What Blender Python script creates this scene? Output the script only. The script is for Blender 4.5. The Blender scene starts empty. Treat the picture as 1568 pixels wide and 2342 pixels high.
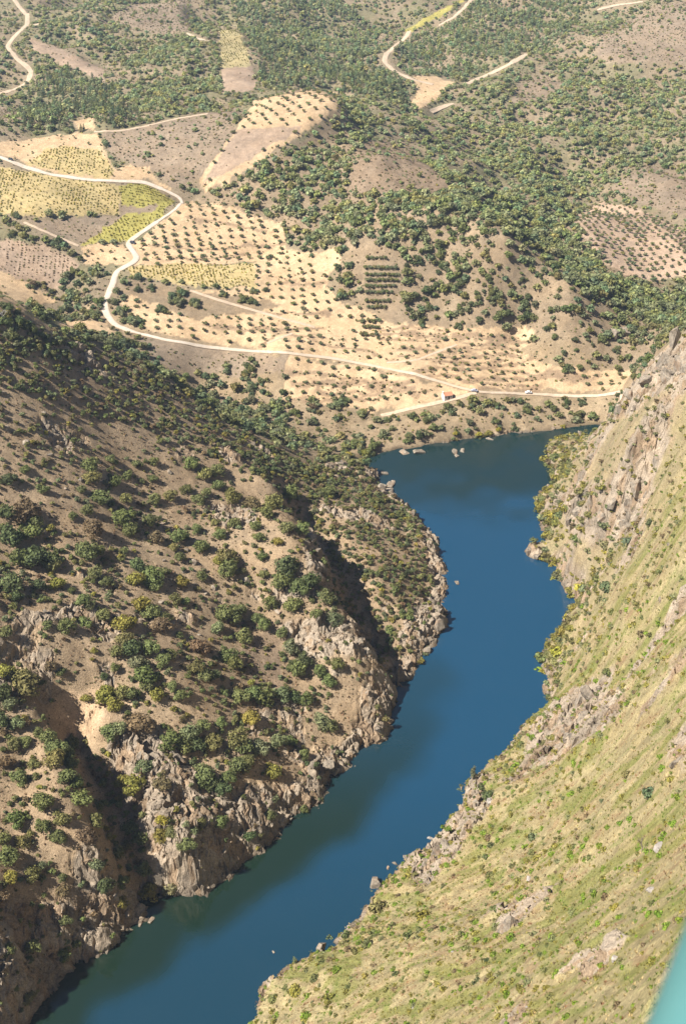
import bpy, bmesh, math, random, time
import numpy as np
T0 = time.time()
def log(*a): print('[%.1fs]' % (time.time() - T0), *a, flush=True)
rng = np.random.default_rng(11)
random.seed(5)
SC = bpy.context.scene
COL = SC.collection

# ------------------------------------------------------------------ camera, sky, sun, exposure
CAM_H = 350.0
PITCH = math.radians(31.0)
FV = 2744.5                      # focal length in px of a 1568 px wide frame
cam_d = bpy.data.cameras.new('camera')
cam = bpy.data.objects.new('camera', cam_d)
COL.objects.link(cam)
cam.location = (0, 0, CAM_H)
cam.rotation_euler = (math.pi / 2 - PITCH, 0, 0)
cam_d.sensor_fit = 'HORIZONTAL'
cam_d.sensor_width = 24.0
cam_d.lens = 24.0 * FV / 1568.0
cam_d.clip_start = 0.05
cam_d.clip_end = 9000
cam_d.dof.use_dof = True
cam_d.dof.focus_distance = 480
cam_d.dof.aperture_fstop = 5.0
SC.camera = cam

SUN_EL = math.radians(48.5)
SDIR = np.array([math.cos(SUN_EL) * 0.905, math.cos(SUN_EL) * 0.425, -math.sin(SUN_EL)])   # way the light travels
SDIR /= np.linalg.norm(SDIR)
w = bpy.data.worlds.new('World')
SC.world = w
w.use_nodes = True
nt = w.node_tree
nt.nodes.clear()
sky = nt.nodes.new('ShaderNodeTexSky')
sky.sky_type = 'NISHITA'
sky.sun_disc = False
sky.sun_elevation = SUN_EL
sky.sun_rotation = math.atan2(-SDIR[0], -SDIR[1])
sky.air_density = 1.0
sky.dust_density = 0.1
sky.altitude = 3500.0
sky.ozone_density = 1.5
bg = nt.nodes.new('ShaderNodeBackground')
bg.inputs['Strength'].default_value = 0.05
wo = nt.nodes.new('ShaderNodeOutputWorld')
nt.links.new(sky.outputs[0], bg.inputs[0])
nt.links.new(bg.outputs[0], wo.inputs[0])
sun_d = bpy.data.lights.new('sun', 'SUN')
sun_d.energy = 5.0
sun_d.angle = math.radians(0.55)
sun_d.color = (1.0, 0.95, 0.88)
sun = bpy.data.objects.new('sun', sun_d)
COL.objects.link(sun)
from mathutils import Vector, Matrix
sun.rotation_euler = Vector(SDIR).to_track_quat('-Z', 'Y').to_euler()
sun.location = (-400, -100, 600)
SC.view_settings.view_transform = 'Standard'
SC.view_settings.look = 'None'
SC.view_settings.gamma = 1.0
SC.view_settings.exposure = 1.2
SC.cycles.max_bounces = 5
SC.cycles.diffuse_bounces = 1
SC.cycles.glossy_bounces = 2
SC.cycles.transmission_bounces = 2
SC.cycles.volume_bounces = 0
SC.cycles.use_denoising = True

# ------------------------------------------------------------------ noise
def _hash(ix, iy, seed):
    h = (ix.astype(np.int64) * 374761393 + iy.astype(np.int64) * 668265263 + seed * 1274126177) & 0xFFFFFFFF
    h = ((h ^ (h >> 13)) * 1274126177) & 0xFFFFFFFF
    h = ((h ^ (h >> 16)) * 2246822519) & 0xFFFFFFFF
    return (h ^ (h >> 15)) & 0xFFFFFFFF
def vnoise(x, y, seed=0):
    ix = np.floor(x); iy = np.floor(y)
    fx = x - ix; fy = y - iy
    fx = fx * fx * fx * (fx * (fx * 6 - 15) + 10); fy = fy * fy * fy * (fy * (fy * 6 - 15) + 10)
    ix = ix.astype(np.int64); iy = iy.astype(np.int64)
    k = 1.0 / 0xFFFFFFFF
    a = _hash(ix, iy, seed) * k; b = _hash(ix + 1, iy, seed) * k
    c = _hash(ix, iy + 1, seed) * k; d = _hash(ix + 1, iy + 1, seed) * k
    return (a + (b - a) * fx) * (1 - fy) + (c + (d - c) * fx) * fy
def fbm(x, y, wl, octv=3, seed=0, gain=0.5):
    s = 0; a = 1.0; n = 0; f = 1.0 / wl
    for o in range(octv):
        s = s + a * (vnoise(x * f + 17.3 * o, y * f - 9.1 * o, seed + 31 * o) * 2 - 1); n += a
        a *= gain; f *= 2.03
    return s / n
def cells(x, y, wl, seed=0):
    """cell value and distance to the nearest and second nearest site"""
    X = x / wl; Y = y / wl
    ix = np.floor(X).astype(np.int64); iy = np.floor(Y).astype(np.int64)
    d1 = np.full(X.shape, 9.0); d2 = np.full(X.shape, 9.0); val = np.zeros(X.shape); gx = np.zeros(X.shape); gy = np.zeros(X.shape)
    for dx in (-1, 0, 1):
        for dy in (-1, 0, 1):
            jx = ix + dx; jy = iy + dy
            px = jx + _hash(jx, jy, seed) / 0xFFFFFFFF; py = jy + _hash(jx, jy, seed + 7) / 0xFFFFFFFF
            d = np.hypot(px - X, py - Y)
            nearer = d < d1
            d2 = np.where(nearer, d1, np.minimum(d2, d))
            val = np.where(nearer, _hash(jx, jy, seed + 3) / 0xFFFFFFFF, val)
            gx = np.where(nearer, X - px, gx); gy = np.where(nearer, Y - py, gy)
            d1 = np.where(nearer, d, d1)
    return val, d1, d2, gx * wl, gy * wl
def sstep(a, b, x):
    t = np.clip((x - a) / (b - a), 0, 1)
    return t * t * (3 - 2 * t)

# ------------------------------------------------------------------ survey: sight lines of the photograph
CP, SP = math.cos(PITCH), math.sin(PITCH)
def ray(u, v):
    a = (np.asarray(u, float) - 784) / FV; b = (1171 - np.asarray(v, float)) / FV
    return np.stack([a, CP + b * SP, -SP + b * CP], -1)
def project(x, y, z):
    dz = z - CAM_H
    depth = y * CP - dz * SP
    depth = np.where(depth < 0.01, 0.01, depth)
    return 784 + FV * x / depth, 1171 - FV * (y * SP + dz * CP) / depth, depth
ORG = dict(V=(0, 0, 1), A=(0, 0, .5), B=(784, 0, .5), C=(0, 457.4, .5), D=(784, 548.9, .5), E=(0, 1042.9, .5), F=(784, 1097.8, .5), G=(0, 1628.4, .5), H=(784, 1628.4, .5))
def PX(reg, pts):
    ox, oy, s = ORG[reg]
    return [(ox + p[0] * s, oy + p[1] * s) + tuple(p[2:]) for p in pts]
def at_z(u, v, z):
    d = ray(u, v); t = (z - CAM_H) / d[2]
    return (d[0] * t, d[1] * t, z)
def at_t(u, v, t):
    d = ray(u, v)
    return (d[0] * t, d[1] * t, CAM_H + d[2] * t)

SHORE_FAR = PX('D', [(90, 1010), (100, 1000), (165, 985), (230, 975), (270, 962), (330, 958), (400, 942), (500, 930), (600, 917), (660, 907), (720, 900), (760, 888), (850, 886), (950, 880), (1010, 874)])
SHORE_R = PX('D', [(930, 905), (912, 940), (915, 1000), (925, 1060), (945, 1120)]) + PX('F', [(945, 30), (870, 70), (868, 115), (885, 150), (885, 210), (910, 285), (860, 292), (820, 315), (835, 350), (920, 385), (965, 400), (965, 450), (1010, 520), (1045, 545), (1040, 580), (990, 640), (945, 700), (890, 735), (890, 780), (858, 870), (900, 900), (895, 980), (905, 1050), (830, 1090), (765, 1165)]) + \
    PX('H', [(720, 175), (630, 240), (560, 290), (520, 330), (510, 440), (450, 490), (435, 555), (370, 600), (290, 640), (250, 670), (180, 730), (120, 780), (75, 840), (60, 910), (30, 960), (0, 980)]) + PX('G', [(1490, 1065), (1340, 1130), (1280, 1170), (1180, 1235), (1150, 1300), (1110, 1400), (1070, 1427)])
SHORE_L = PX('G', [(160, 1427), (190, 1375), (265, 1270), (330, 1220), (390, 1175), (480, 1140), (540, 1110), (575, 1085), (580, 1040), (600, 1015), (640, 980), (700, 960), (690, 900), (760, 860), (830, 855), (910, 865), (970, 850), (1000, 800), (1060, 770), (1100, 730), (1160, 685), (1230, 660), (1260, 620), (1290, 580), (1340, 540), (1405, 495), (1410, 460), (1470, 460), (1495, 410), (1520, 360), (1568, 290)]) + \
    PX('H', [(30, 275), (75, 250), (110, 205), (165, 190), (210, 140), (250, 60), (280, 0)]) + PX('F', [(240, 1110), (275, 1040), (310, 970), (350, 890), (400, 800), (440, 740), (490, 690), (490, 610), (470, 560), (505, 535), (500, 510), (545, 490), (510, 460), (480, 390), (455, 330), (440, 270), (380, 210), (350, 150), (290, 115), (240, 80), (230, 20)]) + PX('D', [(215, 1120), (180, 1105), (180, 1070), (120, 1050), (90, 1030)])
def shore3(l): return [at_z(u, v, 0.0)[:2] for u, v in l]
river = [(-330, -60), (-260, 70), (-170, 165)] + shore3(SHORE_L) + shore3(SHORE_FAR) + [(165, 690)] + shore3(SHORE_R) + [(-110, 150), (-190, 55), (-240, -60)]
river = np.array(river)

# height samples (view px, then z or distance t)
ZP = [  # (u, v, z)
    (1200, 960, 6), (1020, 903, 16), (1090, 895, 18), (1390, 905, 15), (650, 805, 30), (940, 855, 24), (650, 905, 12), (900, 930, 9), (450, 880, 13), (560, 930, 8), (720, 1000, 3), (830, 1035, 2),
    (235, 700, 48), (270, 745, 42), (420, 780, 35), (260, 620, 58), (310, 590, 62), (285, 555, 66), (420, 455, 82), (330, 415, 90), (150, 400, 95), (0, 365, 101), (-150, 380, 102), (-150, 560, 75),
    (0, 325, 108), (220, 300, 112), (460, 260, 117), (560, 225, 124), (700, 200, 130), (785, 225, 130), (-150, 330, 107), (100, 600, 62), (0, 650, 58), (120, 720, 44), (500, 620, 56), (600, 700, 42), (800, 700, 41), (500, 360, 103), (600, 320, 112), (450, 430, 86), (100, 480, 84),
    (1700, 740, 40), (850, 380, 105), (700, 420, 92), (620, 560, 62), (900, 560, 75), (1000, 700, 42), (850, 760, 31), (1200, 760, 30), (1250, 620, 60), (1400, 760, 33), (1300, 850, 20), (1000, 480, 96), (1150, 570, 78), (760, 560, 68),
    (1450, 860, 19), (1420, 960, 14),
    # near left hill
    (0, 690, 142), (-150, 640, 150), (180, 780, 110), (330, 832, 86), (500, 950, 55), (620, 1010, 38), (700, 1050, 25), (840, 1062, 6), (90, 740, 125),
    (0, 1000, 105), (0, 1300, 75), (0, 1600, 56), (0, 1900, 40), (0, 2200, 24), (0, 2342, 14), (-200, 1300, 100), (-200, 1900, 62), (-200, 2342, 30),
    (300, 1100, 70), (450, 1150, 56), (600, 1150, 45), (300, 1400, 55), (600, 1400, 32), (450, 1300, 49), (150, 1200, 77), (150, 1500, 58), (400, 1560, 42), (600, 1580, 22), (230, 1620, 46), (500, 1680, 26), (700, 1600, 16), (700, 1500, 23),
    (60, 1750, 44), (235, 2080, 12), (80, 2000, 29), (130, 2100, 17), (60, 2150, 19),
    
    (280, 1680, 37), (330, 1760, 31), (400, 1740, 30), (400, 1850, 24), (440, 1920, 21), (470, 1990, 15), (520, 1980, 11), (640, 1890, 12), (560, 1850, 14), (620, 1770, 14), (560, 1760, 20), (680, 1790, 8), (520, 1920, 11),
    # step and draw on the left hill
    (590, 1070, 48), (900, 1570, 4),
    
    (880, 1230, 15), (950, 1300, 8.5), (850, 1120, 11), (790, 1080, 13), (950, 1380, 9), (990, 1400, 7), (970, 1440, 5), (900, 1180, 10), (980, 1260, 4),
    # near right slope
    (1300, 1050, 15), (1300, 1300, 14), (1350, 1450, 26), (1300, 1550, 24), (1250, 1680, 24), (1150, 1800, 24), (620, 2342, 9), (750, 2200, 12), (1280, 1180, 10), (900, 2040, 8), (1080, 1850, 16),
]
TP = [  # (u, v, t)
    (1490, 820, 630), (1568, 752, 600), (1700, 650, 560), (1400, 950, 680), (1568, 725, 790), (1500, 790, 740), (1568, 1000, 500), (1450, 1000, 570), (1350, 1150, 600), (1450, 1150, 572), (1568, 1250, 430), (1400, 1350, 512), (1568, 1500, 370), (1450, 1500, 442), (1568, 1750, 310), (1400, 1750, 385),
    (1568, 2000, 250), (1400, 2000, 310), (1200, 2000, 380), (1000, 2000, 432), (1568, 2342, 165), (1400, 2342, 207), (1200, 2342, 258), (1000, 2342, 307), (800, 2342, 352), (1568, 2200, 190), (1300, 2200, 270), (1000, 2200, 347), (1750, 2000, 190), (1750, 1500, 290), (1750, 1000, 420), (1750, 2342, 120),
    # flank and valley right of the central hill
    (1110, 400, 995), (1230, 440, 990), (1350, 480, 985), (1460, 590, 925), (1568, 690, 880), (950, 315, 1040), (850, 300, 965), (1000, 440, 886), (1150, 535, 846), (1290, 680, 815),
    # hills behind
    (1350, 480, 1050), (1400, 300, 1150), (1400, 100, 1300), (1500, 0, 1400), (1568, 400, 1050), (1450, 530, 965), (1320, 500, 1010), (1568, 600, 915), (1700, 300, 1100), (1700, 600, 900), (1200, 300, 1180),
    (950, 230, 1180), (880, 130, 1300), (1050, 20, 1500), (1200, 130, 1290), (1000, 100, 1370), (800, 50, 1450), (100, 250, 1080), (300, 200, 1130), (530, 130, 1220), (530, 70, 1290), (300, 60, 1330), (50, 80, 1300), (30, 200, 1160), (0, 20, 1420), (600, 10, 1450), (700, 120, 1280), (600, 215, 1120), (1080, 250, 1180), (830, 215, 1180),
    (784, -150, 1750), (200, -150, 1720), (1400, -150, 1650), (784, -260, 2100), (100, -260, 2100), (1500, -260, 2000), (-200, 100, 1250), (1800, 50, 1300),
]
XYZ = [(0, 0, 346), (0, -60, 350), (60, -60, 372), (-60, -60, 330), (20, 46, 268), (0, 40, 262), (-20, 40, 255), (-35, 100, 140), (-25, 150, 80), (-60, 150, 28), (-80, 60, 160), (60, 20, 330), (90, 80, 300),
       (-140, 200, 18), (-110, 235, 10), (-200, 200, 40), (-300, 140, 50), (-380, 0, 60), (-420, 300, 120), (-420, 560, 165), (-600, 900, 120), (600, 900, 90), (400, 500, 170), (300, 250, 260), (250, 60, 360), (250, 700, 110), (-300, 600, 160)]
# broken edges on the left hill: brow, foot of the crag beyond it, bench
for brow, nx, ny, drop, foot, bench, rise in [
    ([(625, 1105, 50), (665, 1165, 48), (700, 1215, 46), (725, 1262, 43), (745, 1320, 38), (790, 1395, 33), (838, 1458, 27), (868, 1520, 18)], .91, .42, 27, 13, 30, -25),
    ([(105, 1640, 48), (135, 1700, 46), (170, 1770, 42), (205, 1850, 36), (232, 1930, 30), (250, 2000, 22)], .86, .5, 22, 9, 25, -8)]:
    for u, v, z in brow:
        p = at_z(u, v, z)
        XYZ.append(p); XYZ.append((p[0] + nx * 2.5, p[1] + ny * 2.5, z - 2))
        XYZ.append((p[0] + nx * foot, p[1] + ny * foot, max(z - drop, 2.0)))
        if rise > -20 or z > 30: XYZ.append((p[0] + nx * bench, p[1] + ny * bench, max(z + rise, 3.0)))
ctrl = [at_z(u, v, z) for u, v, z in ZP] + [at_t(u, v, t) for u, v, t in TP] + XYZ
rv = river
seg_pts = []
for i in range(len(rv)):
    a, b = rv[i], rv[(i + 1) % len(rv)]
    n = max(1, int(np.hypot(*(b - a)) / 14))
    for k in range(n): seg_pts.append(a + (b - a) * k / n)
ctrl += [(p[0], p[1], 0.8) for p in seg_pts]
ctrl += [at_z(u, v, -8) for u, v in [(980, 1080), (1080, 1050), (1100, 1200), (1150, 1250), (1120, 1400), (1070, 1550), (1000, 1700), (900, 1850), (700, 2050), (500, 2200), (350, 2300)]]
ctrl = np.array(ctrl)
# drop near-duplicates
keep = []
for i, p in enumerate(ctrl):
    if all((p[0] - ctrl[j][0])**2 + (p[1] - ctrl[j][1])**2 > 9 for j in keep): keep.append(i)
ctrl = ctrl[keep]
XY = ctrl[:, :2]; N = len(XY)
def phi(d2): return np.sqrt(d2 + 36.0)
D2 = ((XY[:, None] - XY[None])**2).sum(-1)
A = np.zeros((N + 3, N + 3))
A[:N, :N] = phi(D2) - np.eye(N) * 0.6
A[:N, N] = 1; A[:N, N + 1:] = XY / 500; A[N, :N] = 1; A[N + 1:, :N] = XY.T / 500
W = np.linalg.solve(A, np.concatenate([ctrl[:, 2], np.zeros(3)]))
class Grid:
    def __init__(s, x0, y0, x1, y1, h):
        s.x0, s.y0, s.h = x0, y0, h
        s.xs = np.arange(x0, x1 + h, h); s.ys = np.arange(y0, y1 + h, h)
        s.X, s.Y = np.meshgrid(s.xs, s.ys)
    def samp(s, x, y, arr=None):
        a = s.a if arr is None else arr
        fx = np.clip((x - s.x0) / s.h, 0, len(s.xs) - 1.001); fy = np.clip((y - s.y0) / s.h, 0, len(s.ys) - 1.001)
        ix = fx.astype(int); iy = fy.astype(int); fx = fx - ix; fy = fy - iy
        return (a[iy, ix] * (1 - fx) + a[iy, ix + 1] * fx) * (1 - fy) + (a[iy + 1, ix] * (1 - fx) + a[iy + 1, ix + 1] * fx) * fy
def rbf(x, y):
    out = np.empty(x.shape)
    xf, yf = x.ravel(), y.ravel(); o = out.ravel()
    for i in range(0, len(xf), 20000):
        a, b = xf[i:i + 20000], yf[i:i + 20000]
        d2 = (a[:, None] - XY[None, :, 0])**2 + (b[:, None] - XY[None, :, 1])**2
        o[i:i + 20000] = phi(d2) @ W[:N] + W[N] + a / 500 * W[N + 1] + b / 500 * W[N + 2]
    return o.reshape(x.shape)
GM = Grid(-1450, -80, 1450, 2500, 6.0); GM.a = rbf(GM.X, GM.Y)
GN = Grid(-420, -80, 420, 1100, 3.0); GN.a = rbf(GN.X, GN.Y)
log('rbf', N)
def in_poly(x, y, poly):
    poly = np.asarray(poly)
    res = np.zeros(x.shape, bool)
    bb = (x >= poly[:, 0].min()) & (x <= poly[:, 0].max()) & (y >= poly[:, 1].min()) & (y <= poly[:, 1].max())
    if not bb.any(): return res
    xs, ys = x[bb], y[bb]; r = np.zeros(xs.shape, bool)
    for i in range(len(poly)):
        x1, y1 = poly[i - 1]; x2, y2 = poly[i]
        if y1 == y2: continue
        c = ((y1 > ys) != (y2 > ys)) & (xs < (x2 - x1) * (ys - y1) / (y2 - y1) + x1)
        r ^= c
    res[bb] = r
    return res
def seg_dist(x, y, pts, closed=False):
    pts = np.asarray(pts); d = np.full(x.shape, 1e9)
    for i in range(0 if closed else 1, len(pts)):
        a, b = pts[i - 1], pts[i]; ab = b - a; L = ab @ ab
        if L < 1e-9: continue
        t = np.clip(((x - a[0]) * ab[0] + (y - a[1]) * ab[1]) / L, 0, 1)
        d = np.minimum(d, np.hypot(x - a[0] - ab[0] * t, y - a[1] - ab[1] * t))
    return d
GS = Grid(-360, -80, 240, 780, 1.5)
GS.a = seg_dist(GS.X, GS.Y, river, True) * np.where(in_poly(GS.X, GS.Y, river), -1, 1)
def sdist(x, y):
    d = GS.samp(x, y)
    return np.where((x < -355) | (x > 235) | (y > 775), 60.0, d)
def macro(x, y):
    near = (np.abs(x) < 415) & (y < 1090)
    z = np.where(near, GN.samp(x, y), GM.samp(x, y))
    d = sdist(x, y)
    s = sstep(0, 7, d)
    z = np.where(d > 0, -0.7 + (np.maximum(z, 1.2) + 0.7) * s, -0.7 + d * 0.35)
    # the lookout the photograph is taken from: ground drops off past a flat ledge
    dl = np.maximum(np.abs(x - 0.6) - 1.7, np.maximum(y - 0.75, -3.0 - y))
    dl = np.maximum(dl, 0)
    z = np.where((y < 60) & (np.abs(x) < 60), np.minimum(z, np.where(dl < 0.02, 348.38, 348.3 - 2.4 * dl + 0.008 * dl * dl)), z)
    z = np.where(dl < 0.02, 348.38, z)
    return z
def cast(u, v, hf, tmin=90, tmax=2600, n=700):
    """where sight lines meet the ground: world x, y, z, t (nan when they miss)"""
    d = ray(u, v).reshape(-1, 3)
    ts = np.geomspace(tmin, tmax, n)
    lo = np.full(len(d), np.nan); hi = np.full(len(d), np.nan); done = np.zeros(len(d), bool)
    for i in range(1, n):
        t = ts[i]; idx = np.where(~done)[0]
        if len(idx) == 0: break
        q = d[idx] * t
        below = q[:, 2] + CAM_H < hf(q[:, 0], q[:, 1])
        j = idx[below]; lo[j] = ts[i - 1]; hi[j] = t; done[j] = True
    for _ in range(12):
        m = (lo + hi) / 2; q = d * m[:, None]
        b = q[:, 2] + CAM_H < hf(np.nan_to_num(q[:, 0]), np.nan_to_num(q[:, 1]))
        hi = np.where(b, m, hi); lo = np.where(b, lo, m)
    q = d * hi[:, None]
    return q[:, 0], q[:, 1], q[:, 2] + CAM_H, hi
def world_poly(px, sub=True):
    u = []; v = []
    n = len(px)
    for i in range(n):
        a, b = px[i][:2], px[(i + 1) % n][:2]
        k = max(1, int(math.hypot(b[0] - a[0], b[1] - a[1]) / 18)) if sub else 1
        for j in range(k):
            u.append(a[0] + (b[0] - a[0]) * j / k); v.append(a[1] + (b[1] - a[1]) * j / k)
    x, y, z, t = cast(np.array(u), np.array(v), macro)
    ok = np.isfinite(t)
    return np.stack([x[ok], y[ok]], 1)
def world_line(px, step=10):
    u = []; v = []
    for i in range(1, len(px)):
        a, b = px[i - 1], px[i]
        k = max(1, int(math.hypot(b[0] - a[0], b[1] - a[1]) / step))
        for j in range(k):
            u.append(a[0] + (b[0] - a[0]) * j / k); v.append(a[1] + (b[1] - a[1]) * j / k)
    u.append(px[-1][0]); v.append(px[-1][1])
    x, y, z, t = cast(np.array(u), np.array(v), macro)
    ok = np.isfinite(t)
    return np.stack([x[ok], y[ok]], 1)

# ------------------------------------------------------------------ land use (field limits surveyed through the sight lines)
LEFT_HILL = [(-300, 560), (0, 690), (90, 740), (180, 782), (330, 836), (500, 955), (620, 1016), (700, 1055), (835, 1068)] + PX('D', [(120, 1060), (215, 1120)]) + SHORE_L[::-1][5:] + [(100, 2342), (60, 2480), (-300, 2480)]
RIGHT_HILL = [(1250, 1000), (1400, 955), (1490, 828), (1568, 760), (1800, 640), (1850, 2500), (520, 2500)] + SHORE_R[::-1]
ZONES = {}
def Z(name, reg, pts): ZONES[name] = world_poly(PX(reg, pts))
Z('left', 'V', LEFT_HILL)
Z('right', 'V', RIGHT_HILL)
Z('spur_face', 'V', [(785, 225), (950, 330), (1110, 400), (1350, 480), (1568, 690), (1568, 720), (1480, 860), (1400, 850), (1230, 760), (880, 735), (780, 690), (760, 570), (660, 560), (640, 515), (520, 470), (450, 430), (560, 400), (700, 300)])
FIELDS = [  # name, kind, polygon
    ('crest_field', 'tan', 'V', [(-80, 320), (0, 325), (110, 310), (225, 303), (245, 345), (262, 385), (300, 378), (340, 376), (352, 402), (400, 432), (330, 412), (200, 408), (110, 392), (0, 352), (-80, 330)]),
    ('vine_upper', 'vine', 'V', [(105, 340), (150, 335), (232, 345), (262, 388), (250, 408), (150, 395), (60, 372)]),
    ('vine_left', 'vine', 'V', [(-80, 375), (0, 385), (100, 397), (200, 414), (275, 422), (270, 490), (100, 492), (-80, 490)]),
    ('green_strip', 'ygreen', 'V', [(275, 422), (330, 420), (405, 460), (380, 485), (330, 500), (275, 500)]),
    ('fallow_strip', 'purple', 'V', [(275, 473), (368, 470), (352, 487), (275, 493)]),
    ('fallow', 'purple', 'V', [(62, 502), (275, 493), (262, 520), (180, 556), (120, 535), (80, 515)]),
    ('green_tail', 'ygreen', 'V', [(272, 500), (378, 486), (285, 553), (185, 560), (215, 540)]),
    ('tan_small', 'tan', 'V', [(185, 562), (280, 558), (305, 590), (290, 605), (190, 605)]),
    ('tan_left', 'dull', 'V', [(-60, 540), (0, 545), (100, 560), (180, 600), (130, 660), (0, 620), (-60, 600)]),
    ('tan_left_low', 'tan', 'V', [(-60, 610), (0, 622), (60, 640), (125, 690), (60, 715), (0, 690), (-60, 680)]),
    ('tan_band', 'tan', 'V', [(110, 752), (170, 730), (240, 738), (268, 770), (200, 762)]),
    ('orchard_bend', 'tan', 'V', [(425, 458), (520, 472), (645, 512), (655, 570), (640, 590), (575, 600), (300, 608), (317, 590), (300, 560), (340, 525), (405, 478)]),
    ('orchard_mid', 'tan', 'V', [(585, 600), (650, 572), (765, 572), (775, 600), (745, 655), (780, 690), (840, 705), (900, 742), (1220, 755), (1225, 775), (1190, 800), (1240, 835), (1400, 850), (1450, 845), (1420, 893), (1100, 893), (940, 853), (660, 805), (400, 773), (290, 735), (272, 690), (330, 655), (470, 662), (580, 655)]),
    ('hedge_ground', 'scrub', 'V', [(300, 642), (480, 668), (640, 692), (600, 712), (440, 728), (330, 690), (275, 660)]),
    ('vine_mid', 'vine', 'V', [(285, 612), (400, 603), (585, 605), (583, 655), (470, 655), (380, 640), (300, 630)]),
    ('orchard_low', 'tan', 'V', [(655, 812), (940, 860), (1080, 900), (1010, 916), (950, 935), (830, 940), (650, 905)]),
    ('orchard_crest', 'tan', 'V', [(540, 295), (590, 220), (715, 198), (770, 210), (786, 238), (700, 297), (625, 347), (550, 402), (490, 434), (450, 415), (500, 345)]),
    ('orchard_crest_bare', 'dull', 'V', [(545, 292), (690, 290), (600, 345), (520, 400), (470, 415), (505, 350)]),
    ('crest_scrub', 'purple', 'V', [(232, 306), (470, 260), (540, 242), (538, 295), (500, 345), (450, 418), (400, 425), (345, 385), (300, 375), (250, 345)]),
    ('vine_far', 'vinefar', 'V', [(500, 68), (540, 65), (565, 110), (572, 150), (505, 155)]),
    ('far_dull', 'dull', 'V', [(505, 155), (580, 150), (585, 190), (580, 208), (510, 213)]),
    ('far_patch', 'tan', 'V', [(160, 275), (215, 270), (220, 295), (180, 295)]),
    ('spur_brown', 'brown', 'V', [(809, 345), (844, 320), (884, 317), (969, 370), (1034, 425), (999, 450), (909, 440), (834, 450), (794, 440)]),
    ('orchard_right', 'tan2', 'V', [(1300, 498), (1379, 462), (1459, 475), (1564, 530), (1640, 620), (1470, 645), (1384, 600)]),
    ('bare_top', 'purple', 'V', [(1349, 95), (1434, 50), (1509, 10), (1650, -10), (1650, 145), (1384, 145)]),
    ('clearing', 'tan', 'V', [(944, 175), (994, 172), (1039, 192), (1014, 210), (959, 250), (934, 235), (954, 210)]),
    ('far_left_bare', 'dull', 'V', [(65, 85), (150, 115), (240, 160), (240, 185), (150, 150), (75, 115)]),
    ('far_left_purple', 'purple', 'V', [(-40, 235), (50, 250), (30, 280), (-40, 285)]),
    ('far_strip', 'ygreen', 'V', [(990, 30), (1050, 0), (1075, -10), (1000, 40), (935, 75), (920, 70)]),
    ('below_road', 'purple', 'V', [(310, 765), (470, 795), (650, 810), (655, 850), (520, 860), (400, 850), (330, 800)]),
    ('shore_strip', 'shore', 'V', [(870, 1030), (930, 1020), (1000, 1015), (1100, 998), (1280, 985), (1290, 975), (1160, 985), (1000, 1000), (880, 1015)]),
    ('slope_pink', 'brown', 'V', [(560, 1480), (600, 1440), (645, 1460), (650, 1560), (600, 1590), (565, 1560)]),
    ('slope_pale', 'pale', 'V', [(150, 1570), (330, 1590), (290, 1660), (180, 1690), (100, 1640)]),
    ('far_purple_mid', 'purple', 'V', [(300, 10), (420, 0), (440, 70), (350, 80), (250, 40)]),
    ('right_far_pink', 'purple', 'V', [(1185, 190), (1245, 170), (1290, 190), (1260, 225), (1165, 235)]),
    ('right_far_pink_low', 'purple', 'V', [(1390, 430), (1480, 380), (1568, 400), (1640, 480), (1568, 500), (1450, 460)]),
]
for n_, k_, r_, p_ in FIELDS: Z(n_, r_, p_)
ROCKS = [
    ('V', [(245, 1690), (330, 1650), (430, 1745), (560, 1795), (640, 1780), (770, 1830), (740, 1870), (640, 1965), (500, 2045), (395, 2062), (330, 1910), (262, 1800)]),
    ('V', [(630, 1440), (740, 1400), (850, 1430), (868, 1510), (700, 1500)]),
    ('V', [(690, 1235), (735, 1225), (752, 1320), (720, 1330)]),
    ('V', [(-100, 2050), (60, 2060), (160, 2080), (250, 2100), (160, 2342), (-100, 2400)]),
    ('V', [(200, 1900), (250, 1960), (260, 2090), (190, 2090), (170, 1990)]),
    ('V', [(930, 1370), (1035, 1350), (1030, 1460), (960, 1480)]),
    ('V', [(840, 1530), (930, 1550), (900, 1700), (760, 1790), (700, 1750), (820, 1660)]),
    ('V', [(1390, 955), (1440, 880), (1490, 825), (1568, 758), (1640, 720), (1640, 860), (1500, 905), (1420, 970)]),
    ('V', [(1285, 1130), (1455, 1080), (1480, 1190), (1400, 1245), (1300, 1235)]),
    ('V', [(920, 1960), (1030, 1860), (1045, 1790), (1120, 1770), (1110, 1850), (1000, 2010), (940, 2020)]),
    ('V', [(1220, 1640), (1390, 1540), (1430, 1640), (1270, 1730), (1200, 1740)]),
    ('V', [(1215, 1450), (1250, 1440), (1260, 1560), (1215, 1570)]),
    ('V', [(1510, 1700), (1600, 1640), (1600, 1790), (1530, 1780)]),
]
ROCKP = [world_poly(PX(r, p)) for r, p in ROCKS]
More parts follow.
